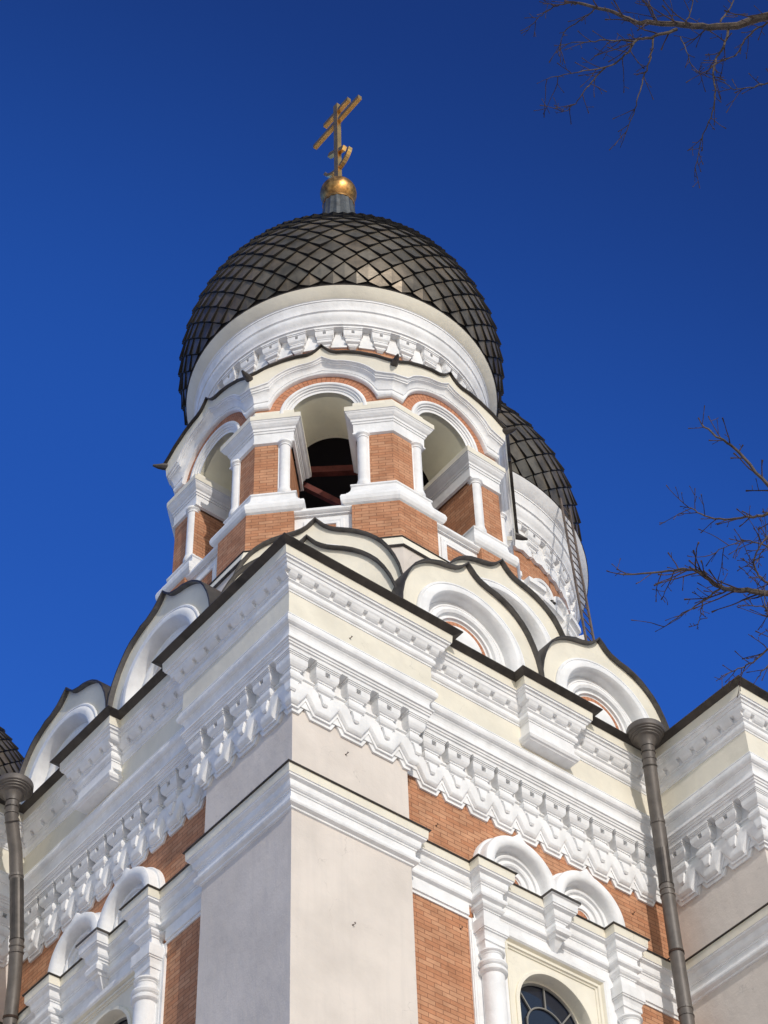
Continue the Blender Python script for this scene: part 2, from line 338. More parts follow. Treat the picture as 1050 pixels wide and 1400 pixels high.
# belt course
C1, CW = 3.36, 0.15
PB = []
for p in PATH:
    PB.append(p)
    if p == (W, D): PB += [q for c in (C1, 9.22 - C1) for q in ((c-CW, D), (c-CW, 0), (c+CW, 0), (c+CW, D))]
    if p == (D, E1): PB += [q for c in (9.22 - C1, C1) for q in ((D, c+CW), (0, c+CW), (0, c-CW), (D, c-CW))]
mb = MB()
BELT = [(0.0, 20.222, ROOF), (0.20, 20.205), (0.207, 20.198), (0.207, 20.186), (0.18, 20.182, CREAM), (0.172, 20.05, WHITE), (0.158, 20.043), (0.155, 20.022), (0.132, 20.012), (0.105, 19.995), (0.103, 19.945), (0.095, 19.905), (0.078, 19.885),
    (0.062, 19.878), (0.058, 19.858), (0.044, 19.852), (0.044, 19.76), (0.062, 19.748), (0.084, 19.715), (0.088, 19.685), (0.078, 19.66), (0.052, 19.645), (0.03, 19.635), (0.026, 19.61), (0.0, 19.598)]
sweep(mb, PB, BELT, closed=True)
mb.build("belt_course", CA, smooth=28)

# corner pilasters and walls
def path_block(ox, oy, kind):
    if kind == 'main': return [(D, W), (0, W), (0, 0), (W, 0), (W, D)]
    if kind == 'right': return [(E1, D), (E1, N1), (S-E1, N1)]
    return [(N1, S-E1), (N1, E1), (D, E1)]
for k in ('main', 'right', 'left'):
    mb = MB(); sweep(mb, path_block(0, 0, k), [(0, 21.45, BEIGE), (0, 0)]); mb.build("corner_pilaster", CA)
mb = MB(); sweep(mb, [(S-E1, N1), (S-E1, D), (S-W, D), (S, 0), (S, S), (0, S), (D, S-W), (D, S-E1), (N1, S-E1)], [(0, 21.45, BEIGE), (0, 0)]); mb.build("rear_wall", CA)

# --- bay walls: local frame, x = s - 4.57 (wall plane y=0, outward -y)
BC = 4.57
def baylocal(s): return s - BC
XL, XR = baylocal(W), baylocal(E1)
ZW = 18.42; RW = 0.66; WC = 0.03
def build_bay(loc, rz):
    def B(mb, name, sm=None, par=None): return mb.build(name, par or CA, loc if par is None else (0, 0, 0), rz if par is None else 0, smooth=sm)
    mb = MB()
    def bq(a, b, z0, z1, m, y=0.0): mb.quad((a, y, z0), (b, y, z0), (b, y, z1), (a, y, z1), m, [(a, z0), (b, z0), (b, z1), (a, z1)])
    bq(XL, XR, 19.55, 21.48, BRICK)
    bq(XL, -1.38, 0, 19.55, BRICK); bq(1.40, XR, 0, 19.55, BRICK)
    B(mb, "brick_wall")
    # white frames of the brick panels
    mb = MB()
    for sx in (-1, 1):
        o = XL if sx < 0 else XR; e = sx*1.505 + 0.03
        w = [(o, 19.37), (e, 19.37), (e, 10.0)]
        if sx > 0: w = w[::-1]
        # moulding: flat + small inner roll
        a, b = min(o, e), max(o, e)
        for (y, zz0, zz1, ex) in ((-0.045, 19.42, 19.60, 0.05), (-0.022, 19.37, 19.42, 0.0)):
            mb.box(((a+b)/2, y/2, (zz0+zz1)/2), (b-a, abs(y), zz1-zz0), WHITE)
        for (y, x0, x1) in ((-0.045, 0.05, 0.17), (-0.022, 0.0, 0.05)):
            xa, xb = (e + x0, e + x1) if sx < 0 else (e - x1, e - x0)
            mb.box(((xa+xb)/2, y/2, 9.7 + (-0.0015 if y < -0.03 else 0)), (xb-xa, abs(y), 19.4), WHITE)
    B(mb, "panel_frame")
    # window surround
    mb = MB()
    x0, x1 = WC-1.40, WC+1.40
    steps = [(1.42, 19.60, -0.03, WHITE), (1.02, 19.46, -0.03, WHITE), (1.02, 19.46, -0.065, WHITE), (0.99, 19.43, -0.075, WHITE), (0.93, 19.37, -0.075, WHITE), (0.91, 19.35, -0.05, WHITE), (0.90, 19.34, -0.03, CREAM), (0.89, 19.33, -0.005, CREAM), (0.865, 19.305, 0.0, CREAM), (0.86, 19.30, -0.02, CREAM), (0.83, 19.27, -0.02, CREAM), (0.825, 19.265, 0.005, CREAM), (0.80, 19.24, 0.01, CREAM), (0.795, 19.235, 0.03, CREAM)]
    for i in range(len(steps)-1):
        h1, z1, y1, m1 = steps[i]; h2, z2, y2, m2 = steps[i+1]
        A = [(WC-h1, y1, 0), (WC-h1, y1, z1), (WC+h1, y1, z1), (WC+h1, y1, 0)]; Bq = [(WC-h2, y2, 0), (WC-h2, y2, z2), (WC+h2, y2, z2), (WC+h2, y2, 0)]
        mb.grid([A, Bq], m2 if i else m1)
    # panel with arched opening
    h, zt, yp = 0.795, 19.235, 0.03; n = 28
    def outl(t):
        dx, dz = math.cos(t), math.sin(t); k = min(h/abs(dx) if abs(dx) > 1e-6 else 9, (zt-ZW)/dz if dz > 1e-6 else 9); return (WC + dx*k, yp, ZW + dz*k)
    ang = sorted(set([pi*i/n for i in range(n+1)] + [math.atan2(zt-ZW, h), pi - math.atan2(zt-ZW, h)]))
    mb.grid([[outl(t) for t in ang], [(WC + (RW+0.06)*math.cos(t), yp, ZW + (RW+0.06)*math.sin(t)) for t in ang]], CREAM)
    prof = [(RW+0.06, yp), (RW+0.06, yp-0.02), (RW+0.045, yp-0.03), (RW+0.005, yp-0.03), (RW, yp-0.02), (RW, 0.20), (RW-0.04, 0.205), (RW-0.04, 0.26)]
    mb.grid([[(WC + r*math.cos(t), y, ZW + r*math.sin(t)) for t in ang] for r, y in prof], CREAM)
    for sx in (-1, 1):
        pts = [(WC + sx*h, yp)] + [(WC + sx*r, y) for r, y in prof]
        mb.grid([[(x, y, ZW) for x, y in pts], [(x, y, 9.0) for x, y in pts]], CREAM)
    ws = B(mb, "window_surround", 30)
    # window: glass + muntins
    mb = MB(); yg = 0.235
    ar = [(WC + RW*math.cos(pi*i/24), yg, ZW + RW*math.sin(pi*i/24)) for i in range(25)]
    mb.add(ar + [(WC-RW, yg, 9.0), (WC+RW, yg, 9.0)], [tuple(range(27))], GLASS)
    wo = B(mb, "window")
    mb = MB(); ri = 0.36; q = RW-0.04
    def arcbar(r, a0, a1, z0=ZW, w=0.022):
        mb.tube([(WC + r*math.cos(a0+(a1-a0)*i/20), yg-0.02, z0 + r*math.sin(a0+(a1-a0)*i/20)) for i in range(21)], w, LEAD, n=6)
    arcbar(q, 0, pi, w=0.02); arcbar(ri, 0, pi, z0=ZW-0.1, w=0.014)
    for a in (pi*0.22, pi/2, pi*0.78): mb.bar((WC + ri*math.cos(a), yg-0.02, ZW - 0.1 + ri*math.sin(a)), (WC + q*math.cos(a), yg-0.02, ZW + q*math.sin(a)), 0.022, 0.022, LEAD)
    for x in (-q, -ri, ri, q, 0): mb.bar((WC+x, yg-0.02, 9), (WC+x, yg-0.02, ZW if x else ZW-0.75), 0.022, 0.022, LEAD)
    for z in (ZW-0.75, ZW-1.6): mb.bar((WC-q, yg-0.021, z), (WC+q, yg-0.021, z), 0.022, 0.022, LEAD)
    B(mb, "muntin", par=wo)
    # columns with capitals
    for c in (C1 - BC, 9.22 - C1 - BC):
        mb = MB()
        corbel(mb, [(19.605, .20, .15), (19.60, .235, .185), (19.575, .25, .20), (19.545, .25, .20), (19.515, .23, .18), (19.50, .205, .155), (19.485, .205, .155), (19.483, .19, .14), (19.46, .19, .14), (19.33, .20, .15), (19.315, .27, .22), (19.14, .27, .22), (19.135, .255, .205), (19.115, .255, .205), (19.11, .235, .19), (19.05, .215, .175), (19.045, .22, .18), (18.97, .22, .18), (18.965, .20, .165), (18.86, .19, .15), (18.79, .15, .10)], WHITE, s0=c)
        B(mb, "capital")
        mb = MB(); mb.lathe([(0.0, 18.86), (.165, 18.85), (.178, 18.835), (.18, 18.815), (.165, 18.80), (.15, 18.795), (.155, 18.78), (.14, 18.765), (.138, 18.70), (.16, 18.685), (.195, 18.66), (.205, 18.625), (.19, 18.595), (.16, 18.585), (.175, 18.57), (.20, 18.54), (.198, 18.50), (.175, 18.475), (.155, 18.465), (.155, 9.0)], WHITE, c=(c, -0.13), n=32)
        B(mb, "column", 35)
        mb = MB(); mb.box((c, -0.019, 9.6), (0.5, 0.038, 19.19), WHITE); B(mb, "column_backing")
    # middle corbel under the belt
    mb = MB()
    lv = [(z, D + p, 0.06 + p) for (p, z) in [(q[0], q[1]) for q in BELT[2:15]]]
    corbel(mb, [(20.222, D+0.2, 0.26)] + lv + [(19.85, .235, .095), (19.79, .23, .09), (19.785, .265, .135), (19.73, .285, .15), (19.67, .27, .135), (19.655, .22, .10), (19.62, .21, .09), (19.61, .17, .075), (19.52, .12, .045), (19.44, .06, .015)], WHITE, s0=4.61-BC)
    # cream and roof-metal faces at its top
    B(mb, "corbel")
    mb = MB(); corbel(mb, [(20.228, D+0.214, 0.272), (20.186, D+0.214, 0.272)], ROOF, s0=4.61-BC); B(mb, "corbel_flashing")
    # two hooded arches
    for k, c in enumerate((3.965 - BC, 9.22 - 3.965 - BC)):
        mb = MB(); zc = 20.36; n = 32; A = [(-0.22 + (pi + 0.44)*i/n) for i in range(n+1)]
        A = [pi*i/n for i in range(n+1)]
        def ring(r, y, keel=0.0): return [(c + r*math.cos(t), y, 20.20 + 0.0) if False else (c + r*math.cos(t), y, zc + r*math.sin(t) + keel*max(0, 1-abs(t-pi/2)/0.16)) for t in A]
        pr = [(.715, 0.0, .05), (.715, -.06, .05), (.70, -.085, .05), (.675, -.09, .06), (.67, -.12, .09), (.668, -.20, .10), (.655, -.235, .10), (.62, -.255, .07), (.56, -.255, .0), (.52, -.245, 0), (.49, -.215, 0), (.475, -.16, 0), (.47, -.075, 0), (.435, -.065, 0), (.43, -.09, 0), (.405, -.105, 0), (.38, -.095, 0), (.375, -.06, 0), (.335, -.05, 0), (.33, -.075, 0), (.295, -.08, 0), (.27, -.065, 0), (.265, -.03, 0), (.205, -.03, 0), (.20, -.045, 0), (.15, -.045, 0), (.145, -.02, 0), (.13, -.02, 0)]
        if k: pr = pr
        rows = [ring(*q) for q in pr]
        mb.grid(rows, WHITE)
        mb.grid([rows[-1], [(c, -.03, zc)]*len(A)], BRICKV, uvrows=[[(0, t*.2) for t in A], [(.13, t*.2) for t in A]])
        for sx in (-1, 1):      # straight legs down to the belt
            pts = [(c + sx*q[0], q[1]) for q in pr] + [(c, -.03)]
            mb.grid([[(x, y, zc) for x, y in pts], [(x, y, 20.195) for x, y in pts]], WHITE)
        B(mb, "arch_hood", 35)
build_bay((BC, D, 0), 0); build_bay((D, BC, 0), -pi/2)

# --- bracket with a square hole and drop (wall plane y=0)
def bracket_levels(k=1.0):
    up = [(22.205, .238, .212), (22.165, .238, .212), (22.163, .226, .20), (22.14, .226, .20), (22.138, .214, .195), (22.118, .214, .195), (22.116, .204, .197), (22.10, .204, .199)]
    mid = [(22.10, .204, .199), (22.06, .203, .20), (22.02, .197, .196)]
    lo = [(22.02, .197, .196), (21.985, .18, .18), (21.96, .16, .16), (21.945, .135, .14), (21.944, .145, .13), (21.925, .145, .13), (21.924, .13, .12), (21.905, .13, .12), (21.89, .135, .125), (21.86, .155, .145), (21.83, .168, .152), (21.79, .165, .15), (21.76, .148, .135), (21.742, .12, .115),
          (21.741, .125, .11), (21.722, .125, .11), (21.72, .112, .10), (21.70, .112, .10), (21.698, .15, .078), (21.66, .152, .070), (21.60, .152, .052), (21.56, .15, .043), (21.535, .13, .03)]
    return up, mid, lo
def mk_bracket(dz=0.0, y0=0.0):
    b = MB(); up, mid, lo = bracket_levels()
    sh = lambda L: [(z+dz, p, h) for z, p, h in L]
    corbel(b, sh(up), WHITE, y0=y0); corbel(b, sh(lo), WHITE, y0=y0)
    # middle band split round the hole
    hh = 0.040
    for sx in (-1, 1):
        rows = [[(sx*hh, y0, z+dz), (sx*hh, y0-p, z+dz), (sx*h, y0-p, z+dz), (sx*h, y0, z+dz)] for z, p, h in mid]; b.grid(rows, WHITE, close_u=True)
    b.quad((-hh, y0-.12, 22.02+dz), (hh, y0-.12, 22.02+dz), (hh, y0-.12, 22.10+dz), (-hh, y0-.12, 22.10+dz), WHITE)
    return b
br0 = mk_bracket().build("bracket", CA, smooth=None)
first = True; nb = 0
def place_br(x, y, rz):
    global first, nb
    if first: br0.location = (x, y, 0); br0.rotation_euler = (0, 0, rz); first = False
    else: put(br0, CA, loc=(x, y, 0), rz=rz)
    nb += 1
CS = [-0.09 + 0.54*k for k in range(5)]
BS = [BC + 0.4615*(k-4.5) for k in range(10)]
for s in CS[1:4]: place_br(s, 0, 0); place_br(0, s, -pi/2)
for s in BS: place_br(s, D, 0); place_br(D, s, -pi/2)
for k in range(1, 4):
    s = CS[k]
    place_br(E1, N1 + s, -pi/2); place_br(N1 + s, E1, 0)
for k in range(1, 12):
    place_br(E1 + CS[0] + .54*k, N1, 0); place_br(N1, E1 + CS[0] + .54*k, -pi/2)
# wrapped corner brackets
def mk_corner_bracket():
    b = MB(); up, mid, lo = bracket_levels(); L = up + mid[1:-1] + lo
    rows = []
    for z, p, h in L:
        e = h - 0.09; rows.append([(e, 0, z), (e, -p, z), (-p, -p, z), (-p, e, z), (0, e, z)])
    b.grid(rows, WHITE, close_u=True); b.add(rows[0], [(0, 1, 2, 3, 4)], WHITE); b.add(rows[-1], [(0, 1, 2, 3, 4)], WHITE)
    for (cx, cy, w, d) in ((0.0, -0.2, .07, .02), (-0.2, 0.0, .02, .07)): pass
    return b
cb = mk_corner_bracket().build("corner_bracket", CA)
put(cb, CA, loc=(E1, N1, 0)); put(cb, CA, loc=(N1, E1, 0)); put(cb, CA, loc=(W, 0, 0), rz=pi/2); put(cb, CA, loc=(0, W, 0), rz=-pi/2)

# --- zigzag band: loft along s with a section that follows the scallops
def zig_outline(d, h):
    """d distance from nearest bracket centre (0..h) -> (zup, zA, zB, zC)"""
    def lin(pts):
        for i in range(len(pts)-1):
            if d <= pts[i+1][0] + 1e-9:
                a, b = pts[i], pts[i+1]; t = (d-a[0])/max(1e-9, b[0]-a[0]); return a[1] + (b[1]-a[1])*t
        return pts[-1][1]
    k = h/0.27
    up = lin([(0, 21.525), (.03*k, 21.535), (.052*k, 21.585), (.070*k, 21.65), (.085*k, 21.665), (.100*k, 21.73), (.125*k, 21.768), (.16*k, 21.785), (h, 21.787)])
    A = lin([(0, 21.365), (.125*k, 21.365), (h, 21.60)]); B = lin([(0, 21.330), (.145*k, 21.330), (h, 21.535)]); C = lin([(0, 21.275), (.178*k, 21.275), (h, 21.425)])
    return up, A, B, C
REL = [0, .03, .052, .070, .085, .10, .125, .145, .16, .178, .22]
def zig(name, frame, centers, h, sa, sb, ea, eb, loc=None):
    """ea/eb: sign of the mitre at each end (s = sa + ea*p)"""
    k = h/0.27; xs = set([sa, sb])
    for c in centers:
        for r in REL: xs.add(c - r*k); xs.add(c + r*k)
        xs.add(c - h); xs.add(c + h)
    xs = sorted(x for x in xs if sa - 1e-6 <= x <= sb + 1e-6); mb = MB()
    rows = []
    for i, x in enumerate(xs):
        d = min(abs(x-c) for c in centers); d = min(d, h)
        up, A, B, C = zig_outline(d, h)
        sec = [(0.0, up), (.105, up), (.115, up-.012), (.116, A+.055), (.110, A+.038), (.080, A+.006), (.070, A), (.062, A), (.062, B), (.032, B), (.032, C), (.0, C)]
        e = ea if i == 0 else (eb if i == len(xs)-1 else 0)
        rows.append([frame(x + e*p, p, z) for p, z in sec])
    mb.grid(rows, WHITE); return mb.build(name, CA, smooth=38)
for f in (fr, fl):
    zig("zigzag_band", f(0, 0), CS, 0.27, 0, W, -1, 1)
    bx = f(0, D) if f is fr else f(D, 0)
    zig("zigzag_band", bx, BS, 0.23075, W, E1, 1, -1)
for f, (ox, oy), c in ((fl, (E1, N1), True), (fr, (E1, N1), False), (fr, (N1, E1), True), (fl, (N1, E1), False)):
    if c: zig("zigzag_band", f(ox, oy), CS, 0.27, 0, W, -1, -1)
    else: zig("zigzag_band", f(ox, oy), [-0.09+.54*k for k in range(12)], 0.27, 0, 5.8, -1, 0)

# --- small iron hooks in the walls
def hook(x, y, z, rz):
    b = MB(); k = random.uniform(.45, .6); a = random.uniform(-.5, .5); b.tube([(0, 0, 0), (0, -.05*k, 0), (.02*k+a*.02, -.075*k, .0), (.03*k, -.08*k, .03*k), (.012*k, -.078*k, .045*k), (0, -.06*k, .035*k)], 0.0055, IRON, n=5)
    b.box((0, -.002, 0), (.02, .004, .02), IRON)
    return b.build("wall_hook", CA, (x, y, z), rz)
for (x, y, z, rz) in ((0.78, -0.288, 22.9, 0), (0.9, 0, 21.0, 0), (0.97, 0, 18.2, 0), (2.95, D, 19.15, 0), (2.62, D, 20.75, 0), (6.35, D, 20.95, 0)): hook(x, y, z, rz)

# ------------------------------------------------------------------ kokoshniks (keel gables on the roof)
OUTL = [(0, 0), (.06, -.09), (.13, -.165), (.22, -.235), (.31, -.275), (.42, -.31), (.56, -.345), (.70, -.40), (.84, -.475), (.96, -.57), (1.07, -.69), (1.17, -.85), (1.26, -1.05), (1.33, -1.27), (1.37, -1.5), (1.385, -1.8)]
def mk_koko(zp, zbase, depth, r=1.07, detailed=True):
    """local: wall plane y=0 outward -y, centre x=0; returns (gable, roof)"""
    ol = [(-x, z+zp) for x, z in OUTL[::-1]] + [(x, z+zp) for x, z in OUTL[1:]]
    zc = zp - 1.64; mb = MB()
    def outer(t):
        dx, dz = math.cos(t), math.sin(t); best = 9
        for i in range(len(ol)-1):
            (x1, z1), (x2, z2) = ol[i], ol[i+1]; z1 -= zc; z2 -= zc
            den = dx*(z2-z1) - dz*(x2-x1)
            if abs(den) < 1e-9: continue
            k = (x1*(z2-z1) - z1*(x2-x1))/den; u = (x1*dz - z1*dx)/den if False else None
            px, pz = dx*k, dz*k
            lo = min(x1, x2)-1e-6; hi = max(x1, x2)+1e-6; lz = min(z1, z2)-1e-6; hz = max(z1, z2)+1e-6
            if k > 0 and lo <= px <= hi and lz <= pz <= hz: best = min(best, k)
        return (dx*best, 0, zc + dz*best) if best < 9 else (math.copysign(1.385, dx), 0, zc + dz)
    n = 48; A = sorted(set([pi*i/n for i in range(n+1)] + [max(0, min(pi, math.atan2(z-zc, x))) for x, z in ol if z > zc]))
    mb.grid([[outer(t) for t in A], [(r*math.cos(t), 0, zc + r*math.sin(t)) for t in A]], CREAM)
    for sx in (-1, 1): mb.quad((sx*1.385, 0, zc), (sx*r, 0, zc), (sx*r, 0, zbase), (sx*1.385, 0, zbase), CREAM)
    # back and flanks
    mb.grid([[(x, 0, z) for x, z in [(-1.385, zbase)] + ol + [(1.385, zbase)]], [(x, depth, z) for x, z in [(-1.385, zbase)] + ol + [(1.385, zbase)]]], CREAM)
    gab = mb
    ar = MB()
    pr = [(r, 0.0), (r, -.03), (r-.015, -.045), (r-.04, -.045), (r-.045, -.03), (r-.075, -.055), (r-.13, -.075), (r-.19, -.065), (r-.235, -.02), (r-.255, .05), (r-.26, .14), (r-.31, .155), (r-.32, .12), (r-.345, .12), (r-.35, .135), (r-.375, .11), (r-.42, .10), (r-.465, .12), (r-.48, .17), (r-.52, .18), (r-.525, .16), (r-.545, .16), (r-.55, .20), (r-.58, .205)]
    rows = [[(q*math.cos(t), y, zc + q*math.sin(t)) for t in A] for q, y in pr]
    ar.grid(rows, WHITE)
    rb = r-.58; rb2 = rb-.09
    L = [[(rb*math.cos(t), .205, zc + rb*math.sin(t)) for t in A], [(rb2*math.cos(t), .205, zc + rb2*math.sin(t)) for t in A]]
    ar.grid(L, BRICKV, uvrows=[[(rb, rb*t) for t in A], [(rb2, rb*t) for t in A]])
    ar.grid([[(rb2*math.cos(t), .19, zc + rb2*math.sin(t)) for t in A], [(rb2*.8*math.cos(t), .18, zc + rb2*.8*math.sin(t)) for t in A], [(0, .21, zc)]*len(A)], WHITE)
    for sx in (-1, 1):
        pts = [(sx*q, y) for q, y in pr] + [(sx*rb2, .205), (0, .205)]
        ar.grid([[(x, y, zc) for x, y in pts], [(x, y, zbase) for x, y in pts]], WHITE)
    rf = MB()       # sheet-metal roof, thickness 5 cm, overhanging the wall
    def off(k):
        P = []
        for i, (x, z) in enumerate(ol):
            a = ol[max(0, i-1)]; b = ol[min(len(ol)-1, i+1)]; dx, dz = b[0]-a[0], b[1]-a[1]; L = math.hypot(dx, dz); P.append((x - dz/L*k, z + dx/L*k))
        return P
    jit = [random.uniform(-.006, .006) for _ in ol]
    o0 = off(0.004); o1 = off(0.030)
    sec = [[(x, depth, z) for x, z in o1], [(x, -.07+j, z+.003) for (x, z), j in zip(o1, jit)], [(x, -.09+j, z-.006) for (x, z), j in zip(o1, jit)], [(x, -.088+j, z-.008) for (x, z), j in zip(o0, jit)]]
    rf.grid(sec, ROOF); rf.grid([sec[-1], [(x, 0.02, z) for x, z in o0]], SOFF)
    return gab, ar, rf
def koko_obj(zp, zb, depth):
    gab, ar, rf = mk_koko(zp, zb, depth)
    o = gab.build("kokoshnik", CA); ar.build("archivolt", o, smooth=35); rf.build("gable_roof", o, smooth=40)
    return o
CT = 4.62
def place_on_octagon(src, a, s, rz, used):
    """face normal (0,-1) rotated by rz about the tower axis"""
    v = Matrix.Rotation(rz, 2) @ Vector((s, -a)); loc = (CT + v.x, CT + v.y, 0)
    if used: src.location = loc; src.rotation_euler = (0, 0, rz); return src
    return put(src, CA, loc=loc, rz=rz)
k1 = koko_obj(26.11, 23.9, 0.75); u = True
for q in range(4):
    for s in (-1.36, 1.42): place_on_octagon(k1, 4.74, s, q*pi/2, u); u = False
kd = koko_obj(26.21, 23.9, 1.0); u = True
for q in range(4): place_on_octagon(kd, 5.12, 0, -pi/4 + q*pi/2, u); u = False
k2 = koko_obj(27.58, 24.0, 0.9); u = True
for q in (0, 1, 2, 3, 4, 5, 6):       # none on the face turned to the left-hand wall
    o_ = place_on_octagon(k2, 4.12, 0, -pi/4 + q*pi/4, u); u = False
    if q % 2 == 0: o_.location.z = 0.12

# tower body under the belfry
def octpath(a, c=(CT, CT)):
    t = math.tan(pi/8); r = a/math.cos(pi/8)
    return [(c[0] + r*math.cos(R_(-112.5 + 45*k)), c[1] + r*math.sin(R_(-112.5 + 45*k))) for k in range(8)]
mb = MB()
sweep(mb, octpath(3.0), [(-1.0, 28.11, ROOF), (.24, 28.125), (.255, 28.12), (.255, 28.105), (.235, 28.10, CREAM), (.30, 27.86), (.31, 27.855, SOFF), (.31, 27.84), (.26, 27.835, BEIGE), (.26, 24.0)], closed=True)
sweep(mb, octpath(3.95), [(-1.2, 25.9, ROOF), (0.1, 25.7), (0.1, 23.95, CREAM)], closed=True)
mb.build("tower_pedestal", CA)

# ------------------------------------------------------------------ belfry
TW = (CT, CT, 0)
T8 = math.tan(pi/8)
def facept(k, s, a, z=None):
    v = Matrix.Rotation(k*pi/4, 2) @ Vector((s, -a)); return (v.x, v.y) if z is None else (v.x, v.y, z)
def pierpath(s, a, ai=1.87, off=0.0):
    # pier between face 0 (right end) and face 1 (left end); outward = right-hand normal
    Vo = facept(0, a*T8, a); Vi = facept(0, ai*T8, ai)
    return [facept(0, s, ai), facept(0, s, a), Vo, facept(1, -s, a), facept(1, -s, ai), Vi]
def pier_objs():
    mb = MB()
    sweep(mb, pierpath(.50, 3.2), [(0, 29.06, BRICK), (0, 28.10)], closed=True, uv=True)
    sweep(mb, pierpath(.60, 3.0), [(0, 31.15, BRICK), (0, 29.6)], closed=True, uv=True)
    o = mb.build("belfry_pier", CA, TW)
    mb = MB()
    sweep(mb, pierpath(.56, 3.0), [(-.02, 29.74, WHITE), (.075, 29.735), (.09, 29.715), (.09, 29.685), (.07, 29.665), (.075, 29.63), (.09, 29.55), (.13, 29.46), (.135, 29.44), (.155, 29.43), (.155, 29.395), (.18, 29.375), (.235, 29.32), (.255, 29.25), (.245, 29.17), (.215, 29.11), (.18, 29.075), (.12, 29.04)], closed=True)
    mb.build("pier_ledge", o, smooth=35)
    mb = MB()
    sweep(mb, pierpath(.57, 3.0), [(-.02, 32.02, CREAM), (.03, 32.015), (.035, 32.0), (.035, 31.88, WHITE), (.05, 31.86), (.06, 31.80), (.11, 31.775), (.16, 31.765), (.175, 31.755, CREAM), (.175, 31.64, WHITE), (.16, 31.63), (.155, 31.61), (.145, 31.60), (.13, 31.56), (.10, 31.515), (.075, 31.49), (.07, 31.44), (.055, 31.435), (.05, 31.39), (.035, 31.385), (.03, 31.16), (.045, 31.155), (.045, 31.12), (.0, 31.10)], closed=True)
    mb.build("pier_capital", o, smooth=30)
    for f, sg in ((0, 1), (1, -1)):
        mb = MB(); c = facept(f, sg*.70, 2.975)
        mb.lathe([(.0, 31.14), (.135, 31.14), (.14, 31.12), (.14, 31.09), (.12, 31.07), (.105, 31.05), (.115, 31.03), (.115, 31.015), (.10, 31.005), (.10, 29.88), (.115, 29.87), (.115, 29.84), (.125, 29.82), (.135, 29.79), (.135, 29.75), (.12, 29.71)], WHITE, c=c, n=24)
        x0, x1 = sg*.602, sg*.815
        P = [facept(f, x0, 2.9), facept(f, x0, 3.008), facept(f, x1, 3.008), facept(f, x1, 2.9)]
        mb.grid([[(x, y, 31.12) for x, y in P], [(x, y, 29.68) for x, y in P]], WHITE, close_u=True)
        mb.build("colonnette", o, smooth=40)
    return o
p0 = pier_objs()
for k in range(1, 8): put(p0, CA, rz=k*pi/4)

